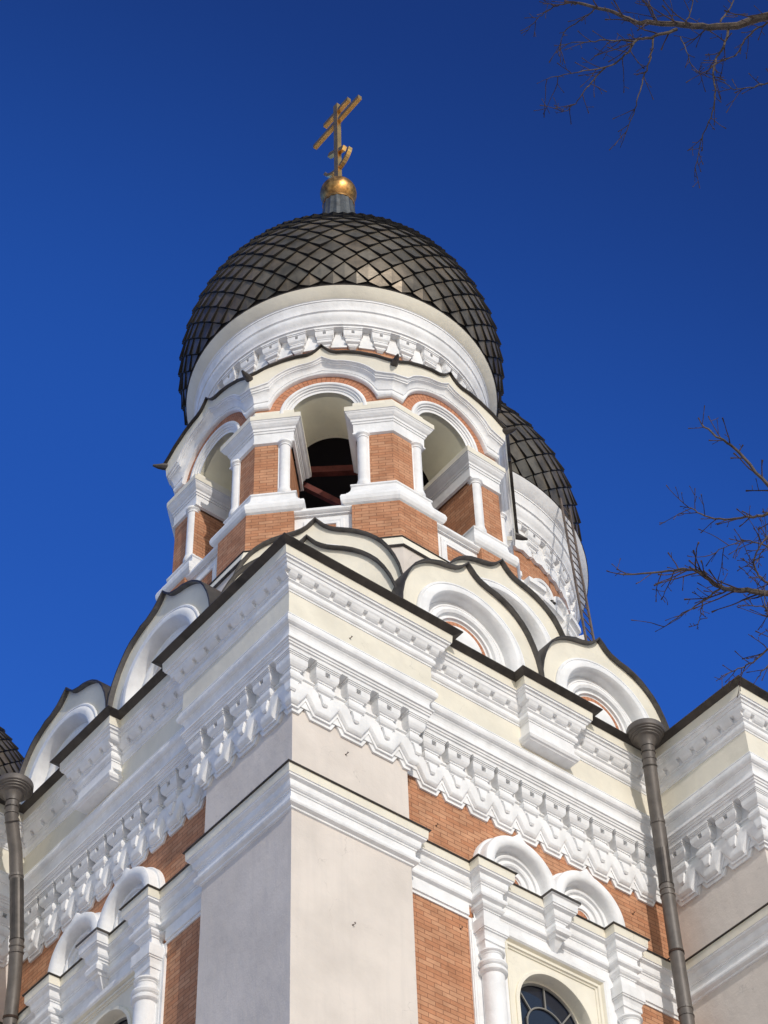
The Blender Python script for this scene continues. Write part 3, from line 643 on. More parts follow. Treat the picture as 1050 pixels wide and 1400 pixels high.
ZA = 31.90
def arch_objs():
    """one face of the belfry above the capitals: brick band, archivolt, vault, keel gable"""
    hs = 3.0*T8
    xs = sorted(set([-1, 1] + [i/24 for i in range(-24, 25)]))
    def clow(s): return ZA + math.sqrt(max(0, 1.0 - s*s)) if abs(s) < .975 else 32.10
    HI = [(0, 33.50), (.07, 33.40), (.16, 33.305), (.28, 33.25), (.45, 33.235), (.7, 33.165), (1.02, 33.02), (1.2, 32.89), (1.45, 32.75)]
    def chi(s):
        s = abs(s)
        for i in range(len(HI)-1):
            if s <= HI[i+1][0]:
                t = (s-HI[i][0])/(HI[i+1][0]-HI[i][0]); return HI[i][1] + (HI[i+1][1]-HI[i][1])*t
        return HI[-1][1]
    n = 40; A = [pi*i/n for i in range(n+1)]
    # brick: from arch (r=.8) out to lower gable curve, plus tails to the vertices
    mb = MB(); ra = .79; rb = 1.03
    # ring
    inner = [(ra*math.cos(t), -3.0, ZA + ra*math.sin(t)) for t in A]; outer = [(rb*math.cos(t), -3.0, ZA + rb*math.sin(t)) for t in A]
    mb.grid([inner, outer], BRICKV, uvrows=[[(0, t*.9) for t in A], [(rb-ra, t*.9) for t in A]])
    for sg in (-1, 1):
        a, b = sg*.7, sg*hs; y = -2.998
        P = [(a, y, 31.95), (b, y, 31.95), (b, y, 32.35), (a, y, 32.35)]
        pts = [(sg*hs, 32.35), (sg*hs, 31.95), (sg*rb, 31.95)] + [(sg*rb*math.cos(t), ZA + rb*math.sin(t)) for t in [pi/2*i/10 for i in range(1, 6)]]
        pts2 = [(x, y2) for x, y2 in pts]
        mb.add([(x, -2.9995, z) for x, z in pts2], [tuple(range(len(pts2)))], BRICK, [[(x, z) for x, z in pts2]])
    o = mb.build("belfry_arch", CA, TW)
    mb = MB()       # archivolt
    pr = [(.80, -2.99), (.80, -3.035), (.785, -3.05), (.76, -3.055), (.735, -3.045), (.725, -3.02), (.70, -3.015), (.695, -2.985), (.66, -2.98), (.655, -2.96), (.60, -2.955), (.60, -2.85)]
    mb.grid([[(r*math.cos(t), y, ZA + r*math.sin(t)) for t in A] for r, y in pr], WHITE)
    mb.build("archivolt", o, smooth=35)
    mb = MB(); mb.grid([[(.60*math.cos(t), -2.955, ZA + .60*math.sin(t)) for t in A], [(.60*math.cos(t), -1.86, ZA + .60*math.sin(t)) for t in A]], YELLOW)
    mb.build("vault", o, smooth=40)
    # gable mouldings lofted between curves, t = fraction low->high, a = apothem
    mb = MB()
    sec = [(0, 2.99, WHITE), (0, 3.05), (.03, 3.075), (.08, 3.085), (.13, 3.075), (.17, 3.055), (.19, 3.055), (.20, 3.075), (.235, 3.08), (.27, 3.085), (.33, 3.095), (.40, 3.12), (.44, 3.145), (.45, 3.165), (.49, 3.165), (.50, 3.185), (.53, 3.19), (.555, 3.20), (.565, 3.225), (.60, 3.225, CREAM), (.985, 3.25, CREAM), (1.0, 3.25)]
    rows = []; mats = []; cur = WHITE
    for q in sec:
        if len(q) > 2: cur = q[2]
        mats.append(cur); t, a = q[0], q[1]; row = []
        for x in xs:
            s = x*a*T8; s0 = x*hs*1.0
            ss = s if abs(x) < 1 else math.copysign(a*T8, x)
            lo = clow(ss); hi = chi(ss)
            row.append((ss, -a, lo + (hi-lo)*t))
        rows.append(row)
    mb.grid(rows, WHITE, matrow=mats)
    mb.build("gable_moulding", o, smooth=30)
    mb = MB()      # dark sheet roof with its edge
    def edge(a, dz, f=1.0):
        return [(x*a*T8, -a, chi(x*a*T8) + dz) for x in xs]
    def edge_in(a, dz): return [(x*a*T8, -a, chi(x*3.3*T8) + dz) for x in xs]
    mb.grid([edge_in(2.55, .16), edge(3.30, .028), edge(3.31, .02), edge(3.31, -.008), edge(3.245, -.014)], ROOF)
    # water spout at the valley
    c0 = facept(0, 3.3*T8, 3.3); d = Vector(c0).normalized(); P = []
    z0 = 32.79
    mb.tube([(c0[0]-d.x*.2, c0[1]-d.y*.2, z0+.0), (c0[0]+d.x*.0, c0[1]+d.y*.0, z0-.03), (c0[0]+d.x*.09, c0[1]+d.y*.09, z0-.05), (c0[0]+d.x*.19, c0[1]+d.y*.19, z0-.05)], [.075, .07, .05, .02], ROOF, n=8)
    mb.build("gable_roof", o, smooth=35)
    # parapet with framed panel
    mb = MB(); a = 3.08
    mb.box((0, -a+.12, 28.62), (1.06, .24, 1.06), WHITE)
    for (x0, x1, z0, z1, y) in ((-.5, .5, 28.98, 29.05, -a-.03),): mb.box(((x0+x1)/2, y/2-a/2+.0, (z0+z1)/2), (x1-x0, .06, z1-z0), WHITE)
    def fr2(h1, zb, zt, h2, zb2, zt2, y1, y2):
        A1 = [(-h1, y1, zb), (h1, y1, zb), (h1, y1, zt), (-h1, y1, zt)]; B1 = [(-h2, y2, zb2), (h2, y2, zb2), (h2, y2, zt2), (-h2, y2, zt2)]; mb.grid([A1, B1], WHITE, close_u=True)
    y0 = -a - .002
    fr2(.34, 28.25, 28.88, .34, 28.25, 28.88, y0, y0-.02); fr2(.34, 28.25, 28.88, .30, 28.29, 28.84, y0-.02, y0-.02); fr2(.30, 28.29, 28.84, .27, 28.32, 28.81, y0-.02, y0-.006); fr2(.27, 28.32, 28.81, .26, 28.33, 28.80, y0-.006, y0-.02); fr2(.26, 28.33, 28.80, .22, 28.37, 28.76, y0-.02, y0-.02); fr2(.22, 28.37, 28.76, .21, 28.38, 28.75, y0-.02, y0+.0)
    mb.add([(-.21, y0, 28.38), (.21, y0, 28.38), (.21, y0, 28.75), (-.21, y0, 28.75)], [(0, 1, 2, 3)], BRICK, [[(0, 0), (.4, 0), (.4, .37), (0, .37)]])
    rows = [[(x, -a - p, z) for x in (-.53, .53)] for p, z in [(-.3, 29.17), (0.02, 29.16), (.07, 29.14), (.10, 29.10), (.10, 29.05), (.07, 29.01), (.03, 28.99), (-.01, 28.98)]]
    mb.grid(rows, WHITE)
    mb.build("parapet", o, smooth=35)
    return o
a0 = arch_objs()
for k in range(1, 8): put(a0, CA, rz=k*pi/4)
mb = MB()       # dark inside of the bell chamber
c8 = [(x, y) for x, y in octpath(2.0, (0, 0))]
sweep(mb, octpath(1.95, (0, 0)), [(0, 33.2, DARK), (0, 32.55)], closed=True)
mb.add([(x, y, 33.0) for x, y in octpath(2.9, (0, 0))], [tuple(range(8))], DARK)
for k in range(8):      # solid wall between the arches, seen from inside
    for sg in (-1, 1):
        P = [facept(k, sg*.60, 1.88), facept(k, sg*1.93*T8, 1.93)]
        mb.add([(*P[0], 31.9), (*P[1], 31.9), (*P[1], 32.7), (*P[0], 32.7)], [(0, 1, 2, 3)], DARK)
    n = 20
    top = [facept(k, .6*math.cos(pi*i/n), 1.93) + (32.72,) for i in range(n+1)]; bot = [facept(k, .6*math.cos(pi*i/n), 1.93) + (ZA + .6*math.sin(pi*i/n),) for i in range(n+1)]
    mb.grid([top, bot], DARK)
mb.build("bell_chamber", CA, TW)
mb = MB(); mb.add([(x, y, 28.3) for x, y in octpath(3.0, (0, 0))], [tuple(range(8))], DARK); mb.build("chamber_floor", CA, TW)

# bell frame and bell
BF = bpy.data.objects.new("bell_frame", None); COL.objects.link(BF); BF.parent = CA; BF.location = TW
mb = MB()
beams = [((-1.9, -1.1, 29.5), (1.1, -1.9, 29.5)), ((-1.75, 1.2, 29.5), (1.9, .6, 29.5)), ((-1.6, -1.3, 31.6), (1.3, -1.6, 31.6))]
beams = [((-1.85, -.55, 29.6), (-.2, -1.9, 29.6)), ((.1, 1.7, 29.6), (1.8, 0, 29.6)), ((-1.75, -.55, 31.9), (-.3, -1.8, 31.9))]
for a, b in beams:
    mb = MB(); mb.bar(a, b, .12, .16, BEAM); mb.build("cross_beam", BF)
for x, y in ((-1.75, -.55), (-.3, -1.8), (1.6, .15), (.15, 1.6)):
    mb = MB(); mb.bar((x, y, 28.31), (x, y, 32.1), .11, .11, BEAM); mb.build("upright", BF)
mb = MB(); mb.bar((-1.7, -.6, 31.7), (-.35, -1.78, 30.2), .10, .12, BEAM); mb.build("diagonal_brace", BF)
mb = MB(); mb.bar((.2, 1.5, 31.9), (1.6, .2, 30.4), .10, .12, BEAM); mb.build("diagonal_brace", BF)
mb = MB(); mb.bar((-1.7, -.5, 30.2), (.2, 1.6, 30.2), .10, .12, BEAM); mb.build("cross_beam", BF)
bell = MB(); bell.lathe([(0, 31.1), (.12, 31.1), (.22, 31.05), (.27, 30.9), (.30, 30.6), (.36, 30.35), (.46, 30.2), (.47, 30.14), (.42, 30.14), (.3, 30.4), (.0, 30.9)], BRONZE, n=32)
bell.bar((0, 0, 31.05), (0, 0, 31.7), .06, .06, IRON)
bo = bell.build("bell", None, (CT-.4, CT-.5, 0), smooth=40); bo["label"] = "bronze bell hanging in the dark chamber behind the belfry arches"; bo["category"] = "bell"

# ------------------------------------------------------------------ drum and dome
def mk_drum(R0, zt, name, parent, loc, full=True):
    """R0 = fascia radius offset from 3.0; zt = offset from 35.55"""
    d = R0 - 3.0; e = zt - 35.56
    P = [(3.17, 35.56), (3.155, 35.55), (3.115, 35.47), (3.04, 35.37), (3.0, 35.32), (2.985, 35.31), (2.985, 35.28), (2.97, 35.275), (2.965, 35.25), (2.945, 35.20), (2.93, 35.12), (2.925, 35.06), (2.945, 35.05), (2.945, 35.025), (2.915, 35.02), (2.91, 34.985), (2.925, 34.975), (2.935, 34.93), (2.92, 34.86),
         (2.88, 34.79), (2.855, 34.75), (2.85, 34.71), (2.87, 34.70), (2.87, 34.67), (2.84, 34.66), (2.835, 34.63), (2.66, 34.62)]
    m = [ROOF, CREAM, CREAM, CREAM] + [WHITE]*30
    b = MB(); b.lathe([(r+d, z+e) for r, z in P], WHITE, n=96, matrow=m)
    o = b.build(name, parent, loc, smooth=28)
    return o, d, e
dr, _, _ = mk_drum(3.0, 35.56, "drum_cornice", CA, TW)
mb = MB(); mb.lathe([(2.66, 34.64), (2.66, 32.6)], BRICK, n=96, a0=0, a1=2*pi - 1e-4, uv=True); mb.build("drum_wall", CA, TW, smooth=40)
NB = 32
dbm = MB()
Lb = [(34.64, .20, .19), (34.60, .20, .19), (34.597, .185, .18), (34.57, .185, .18), (34.565, .17, .175), (34.555, .168, .18), (34.555, .168, .18), (34.485, .158, .18), (34.44, .145, .17), (34.41, .12, .155), (34.40, .11, .145), (34.38, .11, .145), (34.375, .095, .13), (34.345, .095, .13), (34.33, .12, .14), (34.30, .135, .145), (34.265, .13, .14), (34.24, .10, .12), (34.235, .09, .11), (34.22, .085, .105), (34.19, .09, .09), (34.16, .07, .07), (34.13, .03, .05)]
def holed(mb, L, y0, hh):
    """corbel with a small square hole in its face between levels 8 and 10 of the list"""
    corbel(mb, L[:7], WHITE, y0=y0); corbel(mb, L[7:], WHITE, y0=y0); a, b = L[6], L[7]
    for sx in (-1, 1):
        mb.grid([[(sx*hh, y0, z), (sx*hh, y0-p, z), (sx*h, y0-p, z), (sx*h, y0, z)] for z, p, h in (a, b)], WHITE, close_u=True)
    yb = y0 - a[1]*.45
    mb.quad((-hh, yb, a[0]), (hh, yb, a[0]), (hh, yb, b[0]), (-hh, yb, b[0]), WHITE)
holed(dbm, Lb, -2.64, .03)
# flared web between brackets
wv = [(-.245, 34.64), (.245, 34.64)]
hole = [(-.03, 34.56), (.03, 34.56), (.03, 34.50), (-.03, 34.50)]
db0 = dbm.build("drum_bracket", CA, TW, 0)
for k in range(1, NB): put(db0, CA, rz=2*pi*k/NB)
mb = MB()       # white pads between the brackets
for k in range(NB):
    a = 2*pi*(k+.5)/NB - pi/2
    def cp(s, z, r): an = a + s/2.66; return (r*math.cos(an), r*math.sin(an), z)
    O = [(-.06, 34.63), (.06, 34.63), (.07, 34.50), (.115, 34.36), (.125, 34.25), (.15, 34.21), (.15, 34.17), (-.15, 34.17), (-.15, 34.21), (-.125, 34.25), (-.115, 34.36), (-.07, 34.50)]
    mb.add([cp(s, z, 2.70) for s, z in O], [tuple(range(12))], WHITE)
    mb.grid([[cp(s, z, 2.70) for s, z in O], [cp(s, z, 2.64) for s, z in O]], WHITE, close_u=True)
mb.build("drum_pads", CA, TW)

def dome_profile(Rm, H, z0, zrim, ztop):
    """returns r(z)"""
    def r(z):
        t = (z - z0)/H
        e = Rm*math.sqrt(max(0, 1 - t*t)) if t < 1 else 0
        if z < zrim + .55: e -= .035*Rm/3.3*min(1, (zrim + .55 - z)/.55)**1.5
        if z > z0:                      # concave run-out into the neck
            k = Rm*0.115 + Rm*0.5*max(0, (ztop - z)/(ztop - z0))**3.2
            e = max(e, k)
        return e
    return r
def mk_dome(Rm, H, z0, zrim, ztop, ncol, name, loc, rrim):
    r = dome_profile(Rm, H, z0, zrim, ztop); tz = [zrim]; pts = []
    # arc-length stepping with row pitch proportional to the radius
    z = zrim - .10*Rm/3.3; rows = [z]; k = pi/ncol*0.99
    while z < ztop - 0.05 and len(rows) < 160:
        want = k*max(r(z), Rm*.22); a = z; L = 0
        while L < want and a < ztop:
            b = a + 0.01; L += math.hypot(.01, r(b)-r(a)); a = b
        z = a; rows.append(z)
    mb = MB()
    def P(i, j2, off):      # j2 in half columns
        z = rows[i]; rr = r(z); dz = 0.01; sl = (r(z+dz)-r(z-dz))/(2*dz); n = Vector((1, -sl)).normalized()
        a = pi*j2/ncol; R2 = rr + n.x*off; zz = z + n.y*off; lim = zrim - .02
        if zz < lim: R2 = r(lim) + n.x*off; zz = lim
        return Vector((R2*math.cos(a), R2*math.sin(a), zz))
    lift = 0.046 + 0.0015*Rm
    for i in range(0, len(rows)-2):
        if rows[i+2] < zrim - .02: continue
        for c in range(ncol):
            j = 2*c + (i % 2)
            bot = P(i, j, lift*1.6); left = P(i+1, j-1, lift*.55); right = P(i+1, j+1, lift*.55); top = P(i+2, j, lift*.05)
            cen = (left + right)/2; g = 0.075
            bot = bot + (cen-bot)*g; left = left + (cen-left)*g; right = right + (cen-right)*g
            l0 = P(i+1, j-1, -.01); r0 = P(i+1, j+1, -.01); b0 = P(i, j, -.01)
            t = random.uniform(.75, 1.25); w = random.uniform(-.04, .06)
            jit = random.uniform(-.008, .008)*Rm/3.3
            bot = bot + (bot-b0).normalized()*jit
            mb.add([bot, right, top, left], [(0, 1, 2, 3)], TILE, tone=(t*(1+w), t, t*(1-w)))
            mb.add([bot, right, r0, b0], [(0, 1, 2, 3)], TILED); mb.add([bot, left, l0, b0], [(0, 1, 2, 3)], TILED)
    o = mb.build(name, CA, loc)
    sh = MB(); N = 60
    zs = [zrim + (ztop-zrim)*i/N for i in range(N+1)]
    sh.lathe([(r(z)-.012, z) for z in zs], TILED, n=72)
    # skirt overhanging the fascia
    sh.lathe([(r(zrim)+.03, zrim+.03), (r(zrim)+.05, zrim-.002), (r(zrim)+.052, zrim-.026), (rrim+.01, zrim-.03), (rrim-.05, zrim-.015)], ROOF, n=96)
    sh.build("dome_shell", o, smooth=35)
    return o, r
dome, rf = mk_dome(3.30, 3.45, 36.62, 35.58, 41.4, 44, "dome", TW, 3.15)
nk = MB()       # ribbed neck, orb and cross
N = 16; rows = []
for r, z in ((.66, 40.2), (.52, 40.9), (.45, 41.5), (.40, 42.2), (.365, 42.6), (.345, 42.93)):
    rows.append([(r*(1.0 + (0.05 if j % 2 == 0 else 0))*math.cos(2*pi*(j/ (2*N))), r*(1.0 + (0.05 if j % 2 == 0 else 0))*math.sin(2*pi*(j/(2*N))), z) for j in range(2*N)])
nk.grid(rows, NECK, close_u=True)
nk.build("dome_neck", dome)
ob = MB(); ob.lathe([(.34, 42.90), (.37, 42.91), (.375, 42.96), (.35, 42.99), (.33, 43.02)] + [(.425*math.cos(t), 43.42 + .43*math.sin(t)) for t in [-.85 + (2.3)*i/16 for i in range(17)]] + [(.16, 43.86), (.13, 43.93), (.06, 43.97), (.0, 43.98)], GOLD, n=36)
ob.mats = [GOLDT]; ob.build("gilded_orb", dome, smooth=50)
cr = MB(); w = .115
cr.box((0, 0, 45.6), (w, w*1.25, 3.36), GOLD)
cr.box((0, -.475, 46.52), (w*.9, .83, w*1.1), GOLD); cr.box((0, .475, 46.52), (w*.9, .83, w*1.1), GOLD)
cr.box((0, -.27, 46.95), (w*.9, .42, w*1.1), GOLD); cr.box((0, .27, 46.95), (w*.9, .42, w*1.1), GOLD)
cr.bar((0, .30, 45.42), (0, .055, 45.28), w*.9, w*1.1, GOLD); cr.bar((0, -.055, 45.18), (0, -.26, 45.06), w*.9, w*1.1, GOLD)
cc_ = [(0, .47*math.sin(t), 44.93 - .47*math.cos(t)) for t in [-1.35 + 2.7*i/18 for i in range(19)]]
for i in range(18): cr.bar(cc_[i], cc_[i+1], w*.9, .09 if 2 < i < 15 else .07, GOLD)
cr.build("cross", dome)

# neighbouring corner domes of the same kind (only their upper parts show)
for (x, y) in ((4.62, 22.5), (21.38, 21.38)):
    put(dome, CA, loc=(x, y, 0)); put(dr, CA, loc=(x, y, 0))
    mb = MB(); mb.lathe([(2.66, 34.64), (2.66, 24.0)], WHITE, n=64); mb.build("drum_wall", CA, (x, y, 0), smooth=40)

# ------------------------------------------------------------------ central drum and dome
CM = (13.0, 13.0, 0); RB = 5.0
def lathe_mb(P, off, e, k=1.35): return [((r-3.0)*k + off, (z-35.56)*k + e) for r, z in P]
P = [(3.17, 35.56), (3.155, 35.55), (3.115, 35.47), (3.04, 35.37), (3.0, 35.32), (2.985, 35.31), (2.985, 35.28), (2.97, 35.275), (2.965, 35.25), (2.945, 35.20), (2.93, 35.12), (2.925, 35.06), (2.945, 35.05), (2.945, 35.025), (2.915, 35.02), (2.91, 34.985), (2.925, 34.975), (2.935, 34.93), (2.92, 34.86), (2.88, 34.79), (2.855, 34.75), (2.85, 34.71), (2.87, 34.70), (2.87, 34.67), (2.84, 34.66), (2.835, 34.63), (2.66, 34.62)]
mb = MB(); mb.lathe(lathe_mb(P, 4.86, 42.38), WHITE, n=128, matrow=[ROOF] + [WHITE]*30); mb.build("main_drum_cornice", CA, CM, smooth=28)
RD = 4.42
mb = MB(); mb.lathe([(RD, 41.3), (RD, 24.0)], BRICK, n=128, a0=0, a1=2*pi-1e-4, uv=True); mb.build("main_drum_wall", CA, CM, smooth=40)
NM = 40
bb = MB(); holed(bb, [((z-34.64)*1.35 + 41.22, p*1.35, h*1.35) for z, p, h in Lb], -RD+.01, .045)
b0 = bb.build("main_drum_bracket", CA, CM)
for k in range(1, NM):
    an = 2*pi*k/NM
    if -0.35*pi < an - (2*pi if an > pi else 0) < 1.05*pi: put(b0, CA, rz=an)
mb = MB()
for k in range(NM):
    a = 2*pi*(k+.5)/NM - pi/2
    def cp(s, z, r): an = a + s/RD; return (r*math.cos(an), r*math.sin(an), z)
    O = [(-.06, 34.63), (.06, 34.63), (.07, 34.50), (.115, 34.36), (.125, 34.25), (.17, 34.16), (.19, 34.02), (.12, 33.96), (.0, 34.02), (-.12, 33.96), (-.19, 34.02), (-.17, 34.16), (-.125, 34.25), (-.115, 34.36), (-.07, 34.50)]
    O = [(s*1.75, (z-34.64)*1.35 + 41.22) for s, z in O]
    mb.add([cp(s, z, RD+.09) for s, z in O], [tuple(range(len(O)))], WHITE); mb.grid([[cp(s, z, RD+.09) for s, z in O], [cp(s, z, RD-.02) for s, z in O]], WHITE, close_u=True)
mb.build("main_drum_pads", CA, CM)
# twelve arched bays around the drum
NBAY = 12
def drum_bay():
    def cy(s, p, z): an = -pi/2 + s/RD; return ((RD+p)*math.cos(an), (RD+p)*math.sin(an), z)
    o = None; mb = MB(); hw = pi*RD/NBAY; z0 = 38.45
    def strip(secs, s0, s1, m=WHITE, n=6):
        mb.grid([[cy(s0 + (s1-s0)*i/n, p, z) for i in range(n+1)] for p, z in secs], m)
        for s in (s0, s1):
            mb.add([cy(s, p, z) for p, z in secs], [tuple(range(len(secs)))], m)
    bel = [(0, z0+.60), (.22, z0+.58), (.22, z0+.42), (.18, z0+.40), (.12, z0+.34), (.12, z0+.26), (.07, z0+.2), (.06, z0+.08), (.11, z0+.04), (.10, z0-.05), (.03, z0-.09), (0, z0-.1)]
    strip(bel, -hw, hw, n=10)
    for c in (-.78, .78):
        strip([(0 if i in (0, len(bel)-1) else p+.2, z) for i, (p, z) in enumerate(bel)], c-.27, c+.27, n=3)
        strip([(0, z0-.1), (.30, z0-.1), (.33, z0-.2), (.22, z0-.3), (.34, z0-.38), (.34, z0-.6), (.28, z0-.64), (.22, z0-.9), (.15, z0-1.0), (0, z0-1.02)], c-.22, c+.22, n=3)
        mb.tube([cy(c, .14, z0-.95), cy(c, .14, 24.5)], .16, WHITE, n=14)
    for c in (-.39, .39):
        n = 20; A = [pi*i/n for i in range(n+1)]; zc = z0+.62
        pr = [(.40, 0), (.40, .24), (.37, .28), (.30, .26), (.27, .14), (.22, .16), (.18, .13), (.12, .08)]
        mb.grid([[cy(c + r*math.cos(t), p, zc + 1.05*r*math.sin(t)) for t in A] for r, p in pr], WHITE)
        mb.add([cy(c + .12*math.cos(t), .08, zc + .12*math.sin(t)) for t in A], [tuple(range(n+1))], WHITE)
    # cream window surround
    for h, t, p in ((.56, z0-.15, .06), (.50, z0-.22, .04), (.45, z0-.28, .055), (.40, z0-.34, .03)):
        strip([(0, t), (p, t), (p, 30), (0, 30)], -h, h, CREAM, n=6)
    zc = z0-1.0
    mb.add([cy(.28*math.cos(pi*i/16), .065, zc + .28*math.sin(pi*i/16)) for i in range(17)] + [cy(-.28, .065, 32), cy(.28, .065, 32)], [tuple(range(19))], GLASS)
    return mb.build("drum_bay", CA, CM, smooth=30)
d0 = drum_bay(); d0.rotation_euler = (0, 0, pi/12)
for k in range(1, NBAY): put(d0, CA, rz=pi/12 + 2*pi*k/NBAY)
mdome, _ = mk_dome(4.99, 4.2, 44.1, 42.42, 50.2, 46, "main_dome", CM, 5.04)
mb = MB(); mb.lathe([(.62, 49.6), (.58, 52.2), (.60, 52.25)] + [(.7*math.cos(t), 53.0 + .7*math.sin(t)) for t in [-1 + 2.5*i/12 for i in range(13)]], GOLD, n=32); mb.build("gilded_orb", mdome, smooth=40)
mb = MB(); mb.box((0, 0, 56), (.17, .2, 5), GOLD); mb.box((0, 0, 57), (.15, 2.6, .16), GOLD); mb.build("cross", mdome)

def pray(u, v):
    d = CROT @ Vector(((u-525)/FPX, -(v-700)/FPX, -1.0)); return d.normalized()
# ladder up to the main dome: foot on the roof beside the drum, head at the dome skirt
def on_cyl(u, v, rad, far=False):
    d = pray(u, v); ox, oy = CAMLOC.x - CM[0], CAMLOC.y - CM[1]; a = d.x*d.x + d.y*d.y; b = 2*(ox*d.x + oy*d.y); c = ox*ox + oy*oy - rad*rad
    q = b*b - 4*a*c
    t = (-b - math.sqrt(q))/(2*a) if q > 0 else -b/(2*a)
    return CAMLOC + d*t
LT = thing("ladder", "long brown metal ladder leaning against the drum of the large rear dome", "ladder")
Ltop = Vector((17.02, 9.52, 42.9)); Lbot = Vector((18.15, 8.75, 35.4))
Ltop = on_cyl(773, 693, 5.18); Lbot = on_cyl(806, 872, 5.75)
dirL = (Ltop-Lbot); Lbot = Lbot - dirL*0.9
rad = Vector((Ltop.x-CM[0], Ltop.y-CM[1], 0)).normalized(); tang = Vector((-rad.y, rad.x, 0))
for sg in (-1, 1):
    mb = MB(); mb.bar(Lbot + tang*sg*.23, Ltop + tang*sg*.23 + dirL.normalized()*.15, .045, .045, LADD); mb.build("rail", LT)
nR = int(dirL.length*1.9/.34)
for i in range(nR):
    mb = MB(); p = Lbot + (Ltop-Lbot)*(i+.5)/nR; mb.bar(p - tang*.23, p + tang*.23, .022, .022, LADD); mb.build("rung", LT)

# ------------------------------------------------------------------ downpipes with rainwater heads
def downpipe(pts, head, label):
    o = bpy.data.objects.new("downpipe", None); COL.objects.link(o); o["label"] = label; o["category"] = "drainpipe"; o["group"] = "downpipes in the wall corners"; o.location = (head[0], head[1], 0)
    H = Vector((head[0], head[1], 0))
    mb = MB(); hx, hy, hz = head
    prof = [(.0, .0), (.28, .0), (.295, -.005), (.30, -.02), (.30, -.10), (.29, -.112), (.275, -.115), (.272, -.135), (.245, -.142), (.24, -.165), (.212, -.172), (.205, -.195), (.17, -.205), (.14, -.25), (.118, -.31), (.11, -.36)]
    mb.lathe([(r, hz+z) for r, z in prof], PIPE, n=32); mb.build("rainwater_head", o, smooth=35)
    mb = MB(); V = [Vector(p)-H for p in pts]; mb.tube(V, .105, PIPE, n=20, cap=False)
    mb.build("pipe", o, smooth=50)
    # joints and collars
    L = [0]
    for i in range(1, len(V)): L.append(L[-1] + (V[i]-V[i-1]).length)
    def at(s):
        for i in range(1, len(V)):
            if s <= L[i]: t = (s-L[i-1])/(L[i]-L[i-1]); return V[i-1].lerp(V[i], t), (V[i]-V[i-1]).normalized()
        return V[-1], (V[-1]-V[-2]).normalized()
    for s, w, m in [(.10, .02, PIPED), (.22, .02, PIPE), (.34, .02, PIPED), (1.25, .05, PIPE), (1.27+.02, 0.0, PIPE), (2.35, .03, PIPED), (2.45, .03, PIPE), (2.55, .03, PIPE), (1.85, 1.05, PIPED), (3.55, .04, IRON), (4.5, .03, PIPE), (4.62, .02, PIPE)]:
        if w == 0 or s > L[-1]: continue
        p, d = at(s); mb = MB(); mb.tube([p - d*w/2, p - d*(w/2-.002), p + d*(w/2-.002), p + d*w/2], [.10, .108, .108, .10] if w > .5 else [.10, .115, .115, .10], m, n=20, cap=False); mb.build("pipe_collar", o)
    for s in (3.55, 5.2, 7.5):
        if s < L[-1]:
            p, d = at(s); mb = MB(); mb.tube([p, p + Vector((.0, .22, .0))], .012, IRON, n=5); mb.build("pipe_clip", o)
    return o
P0 = (6.50, -.50)
downpipe([(6.34, -.60, 23.62), (6.38, -.55, 23.3), (6.5, -.43, 22.8), (6.60, -.34, 22.3), (6.64, -.30, 21.9), (6.66, -.27, 21.4), (6.665, -.26, 20.5), (6.68, -.25, 19.0), (6.70, -.22, 17), (6.7, -.2, .2)], (6.34, -.60, 23.97), "brown-grey downpipe with round hopper head in the sunlit right-hand wall corner")
def hitx(u, v, x):
    d = pray(u, v); t = (x - CAMLOC.x)/d.x; return CAMLOC + d*t
LX, LY = -.78, 6.20
h2 = hitx(21.5, 1165, -.50); h3 = hitx(23, 1235, -.36); h3b = hitx(23, 1290, -.26); h4 = hitx(19.5, 1345, -.15); h5 = hitx(14, 1395, -.08)
downpipe([(LX, LY, 23.52), (LX+.03, LY+.02, 23.25), tuple(h2), tuple(h3), tuple(h3b), tuple(h4), tuple(h5), (h5.x, h5.y - .15, 18.4), (h5.x+.02, h5.y-.2, .2)], (LX, LY, 23.88), "brown-grey downpipe with round hopper head in the shaded left-hand wall corner")

# ------------------------------------------------------------------ bare tree reaching in from the right
TR = thing("bare_tree", "leafless tree with reddish twigs reaching in from the right against blue sky", "tree")
def px(u, v, dist): return CAMLOC + pray(u, v)*dist
rng = random.Random(3)
twigs = MB(); br_i = 0
def smooth_line(P, sub=4):
    out = []
    for i in range(len(P)-1):
        p0 = P[max(0, i-1)]; p1 = P[i]; p2 = P[i+1]; p3 = P[min(len(P)-1, i+2)]
        for k in range(sub):
            t = k/sub; out.append(0.5*((2*p1) + (p2-p0)*t + (2*p0-5*p1+4*p2-p3)*t*t + (3*p1-p0-3*p2+p3)*t*t*t))
    out.append(P[-1]); return out
def grow(mbt, p, d, L, r, lvl):
    n = max(3, int(L/.035)); pts = [p]; d = d.normalized()
    for i in range(n):
        d = (d + Vector((rng.gauss(0, .085), rng.gauss(0, .085), rng.gauss(0, .085) + .012))).normalized(); pts.append(pts[-1] + d*L/n)
    rad = [r*(1-.55*i/n) for i in range(n+1)]; rad[-1] = r*1.15      # bud at the tip
    mbt.tube(pts, rad, TWIG if lvl else BARK, n=5)
    if lvl < 2:
        i = 1
        while i < n:
            if rng.random() < (.42 if lvl == 0 else .36):
                ax = d.cross(Vector((rng.gauss(0, 1), rng.gauss(0, 1), rng.gauss(0, 1)))).normalized()
                dd = (Matrix.Rotation(rng.uniform(.6, 1.15), 3, ax) @ (pts[min(n, i+1)]-pts[i]).normalized())
                grow(mbt, pts[i], dd, L*rng.uniform(.22, .5), max(.0022, rad[i]*.7), lvl+1)
            i += 1
